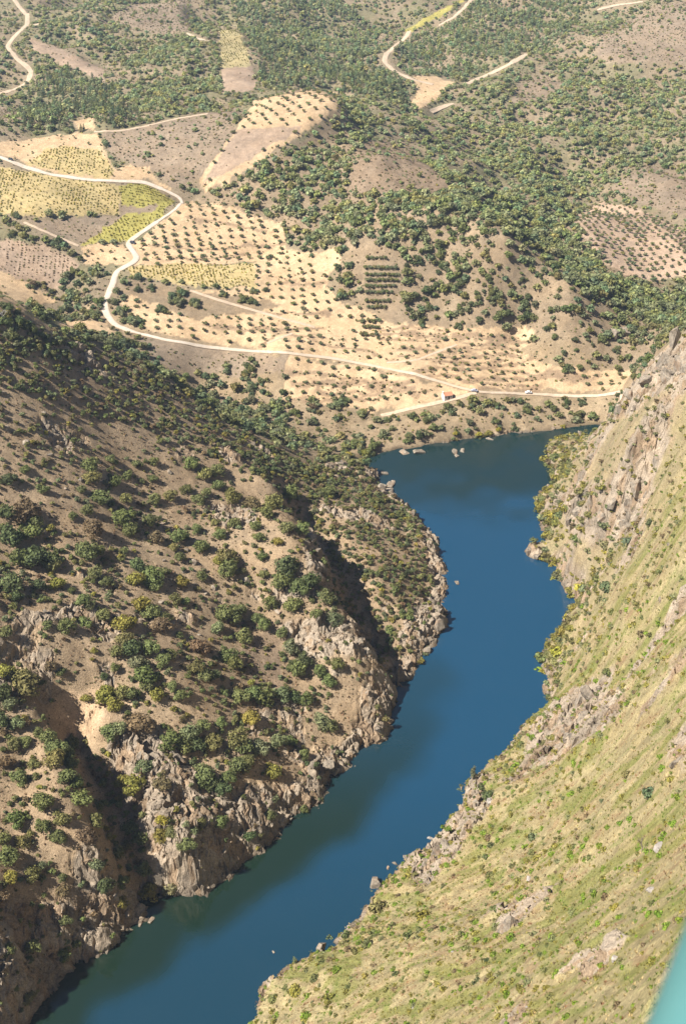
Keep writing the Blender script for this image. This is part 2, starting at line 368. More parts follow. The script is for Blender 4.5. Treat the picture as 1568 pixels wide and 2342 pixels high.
ROADS = {
    'valley_road': (4.0, 'V', [(-60, 340), (0, 358), (50, 379), (110, 398), (200, 411), (270, 414), (330, 416), (370, 432), (420, 456), (405, 476), (340, 520), (290, 555), (302, 572), (316, 590), (300, 604), (265, 619), (258, 650), (241, 685), (238, 712), (262, 743), (300, 758), (380, 778), (470, 793), (560, 802), (650, 807), (760, 819), (840, 834), (940, 854), (1010, 874), (1060, 889), (1090, 897), (1160, 899), (1240, 902), (1300, 906), (1380, 903), (1430, 893)]),
    'farm_track': (3.0, 'V', [(1088, 898), (1060, 906), (1000, 921), (930, 936), (870, 950)]),
    'orchard_track': (2.6, 'V', [(435, 664), (500, 686), (580, 709), (650, 729), (720, 748)]),
    'crest_track': (3.0, 'V', [(215, 301), (280, 298), (340, 286), (400, 271), (475, 259)]),
    'hill_track': (5.0, 'V', [(20, -20), (45, 15), (63, 35), (62, 55), (40, 76), (20, 96), (18, 108), (40, 135), (60, 150), (72, 162), (65, 185), (40, 200), (0, 215), (-40, 225)]),
    'hill_spur_track': (4.0, 'V', [(62, 58), (78, 58), (94, 52)]),
    'forest_track': (5.0, 'V', [(1085, -10), (1060, 18), (1035, 40), (1003, 57)]),
    'valley_track': (5.5, 'V', [(935, 70), (930, 82), (905, 103), (881, 125), (878, 141), (900, 160), (940, 180), (990, 192)]),
    'pale_track': (7.0, 'V', [(1205, 122), (1165, 146), (1120, 167), (1066, 191)]),
    'clearing_track': (4.5, 'V', [(1035, 236), (1005, 246), (985, 256)]),
    'vineyard_track': (3.0, 'V', [(428, 74), (460, 90), (503, 97)]),
    'ridge_track': (4.0, 'V', [(1365, 22), (1400, 12), (1470, 3)]),
    'field_track': (2.6, 'V', [(55, 508), (120, 536), (180, 562)]),
    'terrace_track': (2.2, 'D', [(520, 478), (430, 512), (330, 552), (200, 560)]),
    'orchard_spur_track': (2.2, 'V', [(610, 785), (640, 773), (668, 762)]),
}
ROADW = {k: (w_, world_line(PX(r, p), 6)) for k, (w_, r, p) in ROADS.items()}
BANKS = [('D', [(170, 400), (400, 405), (560, 440), (700, 455)]), ('D', [(170, 452), (300, 457), (430, 468)]), ('D', [(260, 522), (380, 545), (560, 540), (820, 520)]), ('D', [(330, 590), (560, 598), (760, 570), (900, 548)]), ('D', [(-250, 605), (0, 622), (130, 650), (300, 652)]),
         ('D', [(200, 545), (290, 560)]), ('D', [(100, 702), (400, 692)]), ('D', [(480, 625), (700, 668), (900, 672)]), ('D', [(-220, 660), (0, 668), (280, 672)]), ('D', [(480, 500), (640, 492), (800, 500)]), ('V', [(690, 880), (830, 872), (940, 880)]), ('V', [(330, 560), (480, 572), (600, 560), (650, 558)]),
         ('V', [(640, 640), (700, 650), (745, 645)]), ('V', [(600, 745), (680, 770), (780, 790), (870, 812)]), ('V', [(640, 760), (600, 790)]), ('V', [(470, 740), (560, 755), (600, 750)]), ('V', [(1010, 830), (1160, 850), (1330, 868)]), ('V', [(880, 760), (1000, 772), (1180, 778)])]
BANKS += [('D', [(180, 425), (420, 432), (640, 448), (800, 452)]), ('D', [(260, 495), (420, 505), (600, 515)]), ('D', [(560, 470), (700, 478), (830, 470)]), ('D', [(420, 560), (600, 570), (740, 548)]), ('D', [(150, 600), (330, 612), (470, 618)]), ('D', [(560, 635), (760, 640), (1000, 632), (1180, 625)]), ('D', [(620, 690), (900, 690)]), ('D', [(-120, 690), (60, 700), (230, 695)]), ('D', [(-250, 720), (0, 735), (180, 725)]), ('D', [(-300, 400), (-180, 412), (-60, 405)]), ('D', [(-330, 330), (-200, 340), (-60, 330)]), ('V', [(345, 590), (450, 592), (560, 585)]), ('V', [(420, 500), (520, 512), (630, 530)])]
BANKW = [world_line(PX(r, p), 8) for r, p in BANKS]
FIELD_NAMES = [f[0] for f in FIELDS]
SMOOTHK = {'tan', 'vine', 'ygreen', 'purple', 'dull', 'vinefar', 'tan2', 'shore'}
# coarse masks for the ground shape
GF = Grid(-700, 600, 700, 1700, 4.0)
mf = np.zeros(GF.X.shape)
for n_, k_, r_, p_ in FIELDS:
    if k_ in SMOOTHK: mf = np.maximum(mf, in_poly(GF.X, GF.Y, ZONES[n_]).astype(float))
def blur(a, n):
    for _ in range(n):
        a = (np.roll(a, 1, 0) + np.roll(a, -1, 0) + a * 2) / 4
        a = (np.roll(a, 1, 1) + np.roll(a, -1, 1) + a * 2) / 4
    return a
GF.a = blur(mf, 5)
GR = Grid(-360, 100, 300, 800, 1.5)
mr = np.zeros(GR.X.shape)
for p in ROCKP: mr = np.maximum(mr, in_poly(GR.X, GR.Y, p).astype(float))
mr = blur(mr, 6)
GLm = in_poly(GR.X, GR.Y, ZONES['left']).astype(float)
GRm = in_poly(GR.X, GR.Y, ZONES['right']).astype(float)
dsh = GS.samp(GR.X, GR.Y)
shore_rock = np.where(GR.Y < 640, np.where(GLm > .5, 1 - sstep(3, 17, dsh), 1 - sstep(2, 8, dsh)), 1 - sstep(1, 4, dsh))
mr = np.maximum(mr, shore_rock * (dsh > -3))
mr = np.maximum(mr, GRm * sstep(.20, .42, fbm(GR.X, GR.Y, 24, 3, 66)) * .68)
mr = np.maximum(mr, GLm * sstep(.30, .46, fbm(GR.X, GR.Y, 26, 3, 67)) * .62)
GR.a = np.clip(mr, 0, 1)
GLm = blur(GLm, 8); GRm = blur(GRm, 8)
log('zones')
def rockmask(x, y):
    m = GR.samp(x, y) * ((x > -358) & (x < 298) & (y > 102) & (y < 798))
    n = fbm(x, y, 14, 3, 41)
    return np.clip(m * 1.25 + n * 0.55 * (m > 0.04) - 0.12, 0, 1)
def height(x, y):
    z = macro(x, y)
    d = sdist(x, y)
    land = sstep(1, 14, d)
    f = GF.samp(x, y) * ((y > 610) & (np.abs(x) < 690))
    nearcam = sstep(30, 110, np.hypot(x, y))
    far = sstep(600, 1000, y)
    z = z + land * nearcam * (1 - 0.9 * f) * (fbm(x, y, 55, 3, 3) * (2.4 + 5 * far) + fbm(x, y, 13, 3, 5) * 0.9)
    z = z + (1 - f) * sstep(690, 800, y) * (fbm(x, y, 150, 2, 12) * 13 - np.abs(fbm(x, y, 110, 2, 13)) * 16 * sstep(800, 1000, y))
    rs = GR.samp(x, y, GRm) * ((x > -358) & (x < 298) & (y > 102) & (y < 798))
    z = z + nearcam * land * (1 - 0.6 * f) * (fbm(x, y, 3.2, 2, 8) * (0.28 + .3 * rs) + rs * fbm(x, y, 9, 3, 9) * 1.1)
    # crags: tilted blocks with sharp steps
    m = rockmask(x, y)
    near = m > 0.01
    if near.any():
        xs, ys, ms = x[near], y[near], m[near]
        wx = xs + fbm(xs, ys, 9, 2, 77) * 2.5; wy = ys + fbm(xs, ys, 9, 2, 78) * 2.5
        v1, a1, b1, gx1, gy1 = cells(wx * 0.8 + wy * 0.35, wy * 0.8 - wx * 0.5, 7.0, 51)
        v2, a2, b2, gx2, gy2 = cells(wx + 0.4 * wy, 0.8 * wy - 0.3 * wx, 2.6, 53)
        v3, a3, b3, gx3, gy3 = cells(wx * 0.9 - wy * 0.3, wy + 0.2 * wx, 15.0, 57)
        bump = (v3 - .4) * 5.0 - 1.6 * np.exp(-(b3 - a3) * 14) + (v1 - .5) * 4.6 + (v1 - .4) * 0.5 * gx1 + 0.25 * gy1 + (v2 - .5) * 2.0 + 0.35 * gx2 - 1.2 * np.exp(-(b1 - a1) * 9) - 0.5 * np.exp(-(b2 - a2) * 9)
        zz = z[near] + bump * ms * sstep(0.0, 5, d[near])
        z = z.copy(); z[near] = zz
    return z

# resurvey field limits, tracks and banks on the finished ground
def dense_px(px, step, closed):
    u = []; v = []; n = len(px)
    for i in range(n if closed else n - 1):
        a, b = px[i][:2], px[(i + 1) % n][:2]; k = max(1, int(math.hypot(b[0] - a[0], b[1] - a[1]) / step))
        for j in range(k): u.append(a[0] + (b[0] - a[0]) * j / k); v.append(a[1] + (b[1] - a[1]) * j / k)
    if not closed: u.append(px[-1][0]); v.append(px[-1][1])
    return u, v
jobs = [(('z', n_), dense_px(PX(r_, p_), 18, True)) for n_, k_, r_, p_ in FIELDS] + [(('r', k), dense_px(PX(r_, p_), 6, False)) for k, (w_, r_, p_) in ROADS.items()] + [(('b', i), dense_px(PX(r_, p_), 8, False)) for i, (r_, p_) in enumerate(BANKS)]
ju = np.concatenate([j[1][0] for j in jobs]); jv = np.concatenate([j[1][1] for j in jobs])
jx, jy, jz, jt = cast(ju, jv, height, 380, 2400, 420)
o = 0
for (kk, key), (u_, v_) in jobs:
    q = slice(o, o + len(u_)); o += len(u_); m = np.isfinite(jt[q]); xy = np.stack([jx[q][m], jy[q][m]], 1)
    if kk == 'z': ZONES[key] = xy
    elif kk == 'r': ROADW[key] = (ROADS[key][0], xy)
    else: BANKW[key] = xy
log('resurvey', len(ju))

# ------------------------------------------------------------------ mesh helpers
def mesh_np(name, V, F, mat=None, smooth=False, attrs=None, fattrs=None, mats=None, midx=None):
    """V (n,3), F (m,k) with k = 3 or 4"""
    me = bpy.data.meshes.new(name)
    V = np.asarray(V, np.float32); F = np.asarray(F, np.int32)
    me.vertices.add(len(V)); me.vertices.foreach_set('co', V.ravel())
    k = F.shape[1]
    me.loops.add(F.size); me.loops.foreach_set('vertex_index', F.ravel())
    me.polygons.add(len(F)); me.polygons.foreach_set('loop_start', np.arange(0, F.size, k, dtype=np.int32))
    me.polygons.foreach_set('loop_total', np.full(len(F), k, np.int32))
    if smooth: me.polygons.foreach_set('use_smooth', np.ones(len(F), bool))
    if mat: me.materials.append(mat)
    for m_ in mats or []: me.materials.append(m_)
    if midx is not None: me.polygons.foreach_set('material_index', np.asarray(midx, np.int32))
    me.update(calc_edges=True)
    for an, arr in (attrs or {}).items():
        arr = np.asarray(arr, np.float32)
        if arr.ndim == 2:
            a = me.attributes.new(an, 'FLOAT_COLOR', 'POINT')
            a.data.foreach_set('color', np.concatenate([arr, np.ones((len(arr), 1), np.float32)], 1).ravel())
        else:
            a = me.attributes.new(an, 'FLOAT', 'POINT'); a.data.foreach_set('value', arr)
    return me
def link(name, me, parent=None, loc=None):
    o = bpy.data.objects.new(name, me); COL.objects.link(o)
    if parent: o.parent = parent
    if loc is not None: o.location = loc
    return o
def tag(o, label=None, cat=None, group=None, kind=None):
    if label: o['label'] = label
    if cat: o['category'] = cat
    if group: o['group'] = group
    if kind: o['kind'] = kind
    return o

# ------------------------------------------------------------------ materials
def lin(r, g, b):
    def c(v):
        v /= 255.0
        return v / 12.92 if v <= 0.04045 else ((v + 0.055) / 1.055)**2.4
    return np.array([c(r), c(g), c(b)])
class MatB:
    def __init__(s, name):
        s.m = bpy.data.materials.new(name); s.m.use_nodes = True
        s.nt = s.m.node_tree; s.b = s.nt.nodes['Principled BSDF']
    def n(s, t, **kw):
        nd = s.nt.nodes.new(t)
        for k, v in kw.items(): setattr(nd, k, v)
        return nd
    def l(s, a, b): s.nt.links.new(a, b)
    def attr(s, name):
        a = s.n('ShaderNodeAttribute'); a.attribute_name = name
        return a
    def noise(s, scale, detail=3, vec=None, rough=0.55):
        t = s.n('ShaderNodeTexNoise'); t.inputs['Scale'].default_value = scale; t.inputs['Detail'].default_value = detail; t.inputs['Roughness'].default_value = rough
        s.l(vec if vec is not None else s.pos(), t.inputs['Vector'])
        return t.outputs['Fac']
    def pos(s):
        if not hasattr(s, '_p'): s._p = s.n('ShaderNodeNewGeometry').outputs['Position']
        return s._p
    def ramp(s, fac, a, b, lo, hi):
        r = s.n('ShaderNodeMapRange'); r.inputs[1].default_value = a; r.inputs[2].default_value = b; r.inputs[3].default_value = lo; r.inputs[4].default_value = hi
        s.l(fac, r.inputs[0]); return r.outputs[0]
    def mix(s, fac, a, b, mode='MIX'):
        m = s.n('ShaderNodeMix', data_type='RGBA', blend_type=mode)
        for sock, v in ((m.inputs[0], fac), (m.inputs[6], a), (m.inputs[7], b)):
            if hasattr(v, 'is_linked'): s.l(v, sock)
            elif isinstance(v, (int, float)): sock.default_value = v
            else: sock.default_value = (*v, 1)
        return m.outputs[2]
    def scale(s, col, fac):
        m = s.n('ShaderNodeVectorMath', operation='SCALE'); s.l(col, m.inputs[0]); s.l(fac, m.inputs['Scale']); return m.outputs[0]
    def bump(s, h, strength, dist):
        b = s.n('ShaderNodeBump'); b.inputs['Strength'].default_value = strength; b.inputs['Distance'].default_value = dist
        s.l(h, b.inputs['Height']); s.l(b.outputs[0], s.b.inputs['Normal'])
    def fin(s, col, rough=0.9, spec=0.15):
        if hasattr(col, 'is_linked'): s.l(col, s.b.inputs['Base Color'])
        else: s.b.inputs['Base Color'].default_value = (*col, 1)
        s.b.inputs['Roughness'].default_value = rough
        s.b.inputs['Specular IOR Level'].default_value = spec
        return s.m
# ground
g = MatB('ground_soil')
ga = g.attr('gcol').outputs['Color']
n1 = g.noise(0.35, 4); n2 = g.noise(1.7, 4, rough=0.7); n3 = g.noise(0.06, 3)
f = g.ramp(n2, 0.25, 0.75, 0.5, 1.5)
c = g.scale(ga, f)
c = g.scale(c, g.ramp(n1, 0.25, 0.75, 0.8, 1.2))
c = g.mix(g.ramp(n3, 0.4, 0.65, 0, 0.25), c, g.mix(1.0, c, (1.12, 0.98, 0.8), 'MULTIPLY'))
g.bump(n2, 0.9, 0.5)
M_GROUND = g.fin(c, 0.95, 0.05)
# rock blocks
r = MatB('schist_rock')
oi = r.n('ShaderNodeObjectInfo')
tc = r.n('ShaderNodeTexCoord').outputs['Object']
m1 = r.n('ShaderNodeMapping'); m1.inputs['Scale'].default_value = (1.0, 1.0, 0.35); r.l(r.pos(), m1.inputs[0])
rn = r.noise(0.9, 5, m1.outputs[0], 0.65)
rn2 = r.noise(0.22, 3)
rc = r.mix(r.ramp(rn, 0.35, 0.65, 0, 1), (0.12, 0.098, 0.074), (0.31, 0.255, 0.19))
rc = r.mix(r.ramp(rn2, 0.52, 0.66, 0, 0.55), rc, (0.27, 0.17, 0.10))
rc = r.mix(r.ramp(r.noise(2.4, 3), 0.55, 0.7, 0, 0.5), rc, (0.30, 0.29, 0.26))
rc = r.scale(rc, r.ramp(oi.outputs['Random'], 0, 1, 0.75, 1.25))
r.bump(rn, 1.0, 0.6)
M_ROCK = r.fin(rc, 0.9, 0.15)
pr = MatB('pale_granite')
prn = pr.noise(1.6, 4)
pr.bump(prn, 0.6, 0.2)
M_PALE = pr.fin(pr.mix(pr.ramp(prn, 0.35, 0.65, 0, 1), (0.20, 0.172, 0.145), (0.335, 0.30, 0.262)), 0.85, 0.2)
# foliage: hue from the object's own colour, or from an attribute for the far masses
def leaf_mat(name, use_attr):
    m = MatB(name)
    if use_attr: c = m.attr('tint').outputs['Color']
    else: c = m.n('ShaderNodeObjectInfo').outputs['Color']
    lv = m.attr('leafvar').outputs['Fac']
    c = m.scale(c, m.ramp(lv, 0, 1, 0.62, 1.42))
    c = m.mix(m.ramp(m.noise(0.8, 2), 0.35, 0.7, 0, 0.35), c, m.mix(1.0, c, (1.45, 1.2, 0.75), 'MULTIPLY'))
    mm = m.fin(c, 0.75, 0.25)
    # a little light passes through leaves
    tr = m.n('ShaderNodeBsdfTranslucent'); m.l(c, tr.inputs['Color'])
    mx = m.n('ShaderNodeMixShader'); mx.inputs[0].default_value = 0.34
    out = m.nt.nodes['Material Output']
    m.l(m.b.outputs[0], mx.inputs[1]); m.l(tr.outputs[0], mx.inputs[2]); m.l(mx.outputs[0], out.inputs['Surface'])
    return mm
M_LEAF = leaf_mat('leaves', False)
M_MASS = leaf_mat('leaf_mass', True)
def simple(name, col, rough=0.8, spec=0.2, var=0.15, sc=2.0, metal=0):
    m = MatB(name)
    n = m.noise(sc, 3)
    rgb = m.n('ShaderNodeRGB'); rgb.outputs[0].default_value = (*col, 1)
    c = m.scale(rgb.outputs[0], m.ramp(n, 0.25, 0.75, 1 - var, 1 + var))
    m.b.inputs['Metallic'].default_value = metal
    return m.fin(c, rough, spec)
M_BARK = simple('bark', (0.085, 0.065, 0.05), 0.95, 0.1, 0.35, 3)
M_DEAD = simple('dead_wood', (0.42, 0.40, 0.38), 0.9, 0.1, 0.2, 3)
M_TWIG = simple('grey_twig', (0.16, 0.13, 0.11), 0.9, 0.1, 0.2, 3)
rd = MatB('pale_gravel')
M_ROAD = rd.fin(rd.mix(rd.ramp(rd.noise(0.035, 4, rough=.7), .38, .62, 0, .8), rd.mix(rd.attr('dusty').outputs['Fac'], rd.mix(rd.ramp(rd.noise(.8, 3), .35, .65, 0, 1), (0.42, 0.365, 0.30), (0.51, 0.46, 0.395)), (0.40, 0.30, 0.20)), rd.mix(rd.ramp(rd.noise(.5, 3), .35, .65, 0, 1), (0.40, 0.31, 0.22), (0.50, 0.42, 0.33))), .95, .1)
M_TRACK = simple('dirt_track', (0.42, 0.32, 0.225), 0.95, 0.1, 0.2, 0.5)

# ------------------------------------------------------------------ terrain sheet
OX, OY = 0.0, -55.0
th = np.arange(-0.50, 0.5001, 0.00118)
dr = 0.0019
rr = 46.0 * np.exp(np.arange(0, math.log(2250 / 46.0), dr))
TH, RR = np.meshgrid(th, rr)
X = (OX + RR * np.sin(TH)).ravel(); Y = (OY + RR * np.cos(TH)).ravel()
log('verts', len(X))
Zt = np.concatenate([height(X[i:i + 200000], Y[i:i + 200000]) for i in range(0, len(X), 200000)])
rk0 = np.concatenate([rockmask(X[i:i + 200000], Y[i:i + 200000]) for i in range(0, len(X), 200000)])
q = np.where((rk0 > .05) & (Zt > -.5))[0]
va, _, _, _, _ = cells(X[q] * .55 + Zt[q] * .8, Y[q] + Zt[q] * .55, 2.8, 151)
vb, _, _, _, _ = cells(Y[q] * .6 - Zt[q] * .9, X[q] + Zt[q] * .35, 4.3, 153)
X2, Y2, Z2 = X.copy(), Y.copy(), Zt.copy()
X2[q] += rk0[q] * ((va - .5) * 1.7 + fbm(X[q] + Zt[q], Y[q] - Zt[q], 2.2, 2, 155) * .7)
Y2[q] += rk0[q] * ((vb - .5) * 1.9 + fbm(X[q] - Zt[q], Y[q] + Zt[q], 2.0, 2, 157) * .7)
Z2[q] += rk0[q] * (va - .5) * .8
log('heights')
COLS = dict(
    tan=(0.42, 0.30, 0.18), tan2=(0.36, 0.26, 0.18), vine=(0.37, 0.29, 0.14), ygreen=(0.29, 0.255, 0.075), purple=(0.225, 0.172, 0.12), dull=(0.30, 0.22, 0.155), vinefar=(0.34, 0.28, 0.145), scrub=(0.22, 0.165, 0.105), brown=(0.225, 0.165, 0.11), shore=(0.27, 0.205, 0.13), pale=(0.36, 0.26, 0.165))
def grass_pattern(x, y):
    a = 0.62
    xw = x + fbm(x, y, 17, 2, 87) * 5; yw = y + fbm(x, y, 17, 2, 88) * 5
    us = xw * math.cos(a) - yw * math.sin(a); vs = xw * math.sin(a) + yw * math.cos(a)
    return fbm(us / 2.6, vs / 1.6, 1.0, 3, 81), fbm(us / 10.0, vs / 6.5, 1.0, 3, 83), fbm(us / 3.8, vs / 2.8, 1.0, 3, 85)
def ground_color(x, y, z):
    n = len(x)
    jx = x + fbm(x, y, 9, 3, 61) * 3.0; jy = y + fbm(x, y, 9, 3, 62) * 4.5
    base = np.empty((n, 3)); base[:] = (0.215, 0.168, 0.11)
    nb = fbm(x, y, 70, 3, 21)[:, None]; nf = fbm(x, y, 6, 3, 23)[:, None]; ng = fbm(x, y, 24, 3, 24)[:, None]
    base = base * (1 + 0.22 * nb + 0.2 * nf)
    green = np.array((0.13, 0.14, 0.065))
    base = base + (green - base) * sstep(0.0, 0.5, ng + 0.1) * 0.45
    sp = in_poly(jx, jy, ZONES['spur_face'])
    base[sp] = (np.array((0.225, 0.17, 0.11)) * (1 + 0.2 * nb + 0.25 * nf))[sp]
    lowv = (y < 780) & ~sp & (z < 60)
    base[lowv] = (np.array((0.245, 0.185, 0.115)) * (1 + 0.2 * ng + 0.25 * nf))[lowv]
    L = in_poly(jx, jy, ZONES['left'])
    soil = np.array((0.272, 0.2, 0.126)) * (1 + 0.16 * nb + 0.22 * nf + 0.14 * ng)
    base[L] = soil[L]
    R = in_poly(jx, jy, ZONES['right'])
    # dry grass combed down the slope, green and rust patches
    st, st2, st3 = [q[:, None] for q in grass_pattern(x, y)]
    grass = np.array((0.285, 0.232, 0.122)) * (1 + 0.22 * st + 0.24 * nf)
    grass = grass + (np.array((0.165, 0.165, 0.048)) - grass) * sstep(-0.12, 0.45, st2 + 0.5 * st3) * 0.8
    grass = grass + (np.array((0.12, 0.15, 0.035)) - grass) * sstep(0.3, 0.6, st3 + 0.3 * st) * 0.35
    grass = grass + (np.array((0.21, 0.125, 0.07)) - grass) * sstep(0.34, 0.55, -st3 + 0.2 * nf) * 0.45
    upper = sstep(380, 520, y)[:, None]
    grass = grass + (np.array((0.255, 0.2, 0.125)) * (1 + 0.2 * nf) - grass) * upper * 0.75
    base[R] = grass[R]
    for n_, k_, r_, p_ in FIELDS:
        m = in_poly(jx, jy, ZONES[n_])
        if not m.any(): continue
        c = np.array(COLS[k_]) * (1 + 0.14 * nb[m] + 0.20 * nf[m] + 0.16 * ng[m])
        base[m] = c
    for bw in BANKW:
        bb = (x > bw[:, 0].min() - 5) & (x < bw[:, 0].max() + 5) & (y > bw[:, 1].min() - 5) & (y < bw[:, 1].max() + 5)
        if not bb.any(): continue
        idx = np.where(bb)[0]
        k = 1 - sstep(0.8, 2.2, seg_dist(jx[idx], jy[idx], bw) + nf[idx, 0] * 1.5)
        base[idx] = base[idx] + (np.array((0.25, 0.175, 0.11)) - base[idx]) * k[:, None] * 0.95
    m = rockmask(x, y)
    rk = np.where((vnoise(x / 3.1, y / 3.1, 91) > 0.62)[:, None], (0.24, 0.175, 0.115), (0.265, 0.215, 0.16)) * (1 + 0.4 * nf)
    k = sstep(0.3, 0.62, m)[:, None]
    base = base * (1 - k) + rk * k
    # wet dark foot of the banks and river bed
    d = sdist(x, y)
    k = (1 - sstep(0.0, 2.0, z + 0.3 * nf[:, 0])) * (d < 12)
    base = base * (1 - 0.45 * k[:, None])
    return np.clip(base, 0.01, 0.8)
GC = np.concatenate([ground_color(X[i:i + 200000], Y[i:i + 200000], Zt[i:i + 200000]) for i in range(0, len(X), 200000)])
log('colour')
nc = len(th); nr = len(rr)
ii = np.arange(nr - 1)[:, None] * nc + np.arange(nc - 1)[None]
FQ = np.stack([ii, ii + 1, ii + nc + 1, ii + nc], -1).reshape(-1, 4)
tme = mesh_np('terrain', np.stack([X2, Y2, Z2], 1), FQ, M_GROUND, True, {'gcol': GC})
rmk = np.concatenate([rockmask(X[i:i + 200000], Y[i:i + 200000]) for i in range(0, len(X), 200000)])
tme.polygons.foreach_set('use_smooth', rmk[FQ[:, 0]] < 0.25)
terr = link('terrain', tme)
tag(terr, 'dry brown gorge slopes, terraced fields and wooded hills around the river', 'terrain', kind='structure')
log('terrain built')

# ------------------------------------------------------------------ water
wm = MatB('river_water')
wn = wm.n('ShaderNodeTexNoise'); wn.inputs['Scale'].default_value = 0.9; wn.inputs['Detail'].default_value = 3
wm.l(wm.pos(), wn.inputs['Vector'])
wn2 = wm.noise(0.03, 2)
hm = wm.n('ShaderNodeMath', operation='MULTIPLY'); wm.l(wn.outputs['Fac'], hm.inputs[0]); wm.l(wm.ramp(wn2, 0.42, 0.62, 0.15, 1.0), hm.inputs[1])
wm.bump(hm.outputs[0], 0.3, 0.25)
refl = wm.attr('reflection_tint').outputs['Fac']
WATER = wm.fin(wm.mix(refl, (0.008, 0.043, 0.084), (0.007, 0.018, 0.011)), 0.05, 0.5)  # dark green second colour is the painted reflection of banks and hills
wm.b.inputs['IOR'].default_value = 1.6
wm.l(wm.ramp(wm.noise(0.045, 4, rough=.6), 0.42, 0.6, 0.03, 0.22), wm.b.inputs['Roughness'])
wx, wy = np.meshgrid(np.arange(-380, 241, 4.0), np.arange(-70, 761, 4.0))
wv = np.stack([wx.ravel(), wy.ravel(), np.zeros(wx.size)], 1)
wi = np.arange(wx.shape[0] - 1)[:, None] * wx.shape[1] + np.arange(wx.shape[1] - 1)[None]
wf = np.stack([wi, wi + 1, wi + wx.shape[1] + 1, wi + wx.shape[1]], -1).reshape(-1, 4)
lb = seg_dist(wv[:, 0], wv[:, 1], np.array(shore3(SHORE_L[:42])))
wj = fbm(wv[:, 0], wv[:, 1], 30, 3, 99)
# painted reflections of cliffs and hills: left bank, near reach, upper pool
refl_tint = (1 - sstep(9, 25, lb + 7 * wj)) * (1 - .6 * sstep(330, 430, wv[:, 1])) * (1 - sstep(430, 470, wv[:, 1]))
refl_tint = np.maximum(refl_tint, .45 * (1 - sstep(255, 400, wv[:, 1])))
refl_tint = np.maximum(refl_tint, sstep(565, 615, wv[:, 1] + 30 * wj) * .85)
tag(link('river_water', mesh_np('river_water', wv, wf, WATER, False, {'reflection_tint': refl_tint})), 'still dark blue river winding through the gorge', 'river', kind='structure')

# ------------------------------------------------------------------ roads
def ribbon(name, pts, width, mat, label, lift=0.12, taper=False):
    pts = np.asarray(pts)
    # even spacing, smoothed
    seg = np.hypot(*np.diff(pts, axis=0).T); s = np.concatenate([[0], np.cumsum(seg)])
    ns = max(4, int(s[-1] / 1.5)); q = np.linspace(0, s[-1], ns)
    p = np.stack([np.interp(q, s, pts[:, 0]), np.interp(q, s, pts[:, 1])], 1)
    for _ in range(14): p[1:-1] = (p[:-2] + 2 * p[1:-1] + p[2:]) / 4
    tg = np.gradient(p, axis=0); tg /= np.linalg.norm(tg, axis=1)[:, None] + 1e-9
    nrm = np.stack([-tg[:, 1], tg[:, 0]], 1)
    wv = width * (1 + 0.18 * fbm(q, q * 0, 14, 2, 3))
    if taper: wv = wv * np.where(p[:, 0] > -140, 0.66, 1.08) * np.where(p[:, 0] > 60, .85, 1)
    offs = np.linspace(-0.5, 0.5, 7)
    P = p[:, None, :] + nrm[:, None, :] * offs[None, :, None] * wv[:, None, None]
    x, y = P[..., 0].ravel(), P[..., 1].ravel()
    z = height(x, y).reshape(P.shape[:2])
    # roadbed levelled across, never below the ground beside it
    z = np.maximum(z, z.mean(1, keepdims=True) * 0.5 + z * 0.5) + lift
    z[:, 0] -= 0.25; z[:, -1] -= 0.25
    z = z.ravel() + 0.02
    i = np.arange(len(p) - 1)[:, None] * 7 + np.arange(6)[None]
    F = np.stack([i, i + 1, i + 8, i + 7], -1).reshape(-1, 4)
    o = link(name, mesh_np(name, np.stack([x, y, z], 1), F, mat, True, {'dusty': np.clip(sstep(-170, 40, x) * .75 + .9 * np.tile(np.abs(offs) * 2, len(p))**4, 0, 1)}))
    tag(o, label, 'road', kind='structure')
    return p
ROADC = {}
for k, (w_, pts) in ROADW.items():
    nice = k.replace('_', ' ')
    ROADC[k] = ribbon('road' if k == 'valley_road' else 'dirt_track', pts, w_, M_ROAD if k == 'valley_road' else M_TRACK, 'pale gravel road winding through the orchards and vineyards' if k == 'valley_road' else 'bare earth ' + nice, 0.3 if k == 'valley_road' else 0.2, k == 'valley_road')
log('roads')

# ------------------------------------------------------------------ plants: models
def rand_unit(n, r_):
    v = r_.normal(size=(n, 3)); return v / np.linalg.norm(v, axis=1)[:, None]
def leaf_cloud(centers, radii, n, size, r_, flat=0.85, core=0.35, tri=False):
    """small leaf faces over a set of lobes, facing outward with scatter"""
    centers = np.asarray(centers, float); radii = np.asarray(radii, float)
    pr_ = radii**2 / (radii**2).sum()
    k = r_.choice(len(radii), n, p=pr_)
    d = rand_unit(n, r_)
    rad = np.where(r_.random(n) < core, r_.uniform(0.35, 0.8, n), r_.uniform(0.82, 1.08, n))
    c = centers[k] + d * (radii[k] * rad)[:, None] * np.array([1, 1, flat])
    c[:, 2] = np.maximum(c[:, 2], 0.03)
    nrm = d + rand_unit(n, r_) * 0.55; nrm /= np.linalg.norm(nrm, axis=1)[:, None]
    a = np.cross(nrm, rand_unit(n, r_)); a /= np.linalg.norm(a, axis=1)[:, None] + 1e-9
    b = np.cross(nrm, a)
    s = size * r_.uniform(0.6, 1.4, n)[:, None]
    if tri:
        V = np.stack([c + a * s, c - a * s * .6 + b * s * .9, c - a * s * .6 - b * s * .9], 1)
    else:
        V = np.stack([c + a * s, c + b * s * .75, c - a * s, c - b * s * .75], 1)
    m = V.shape[1]
    F = np.arange(n * m).reshape(n, m)
    lv = np.repeat(np.clip(0.5 + r_.normal(0, 0.22, n) + (r_.random(len(radii)) - .5)[k] * 0.4, 0, 1), m)
    return V.reshape(-1, 3), F, lv
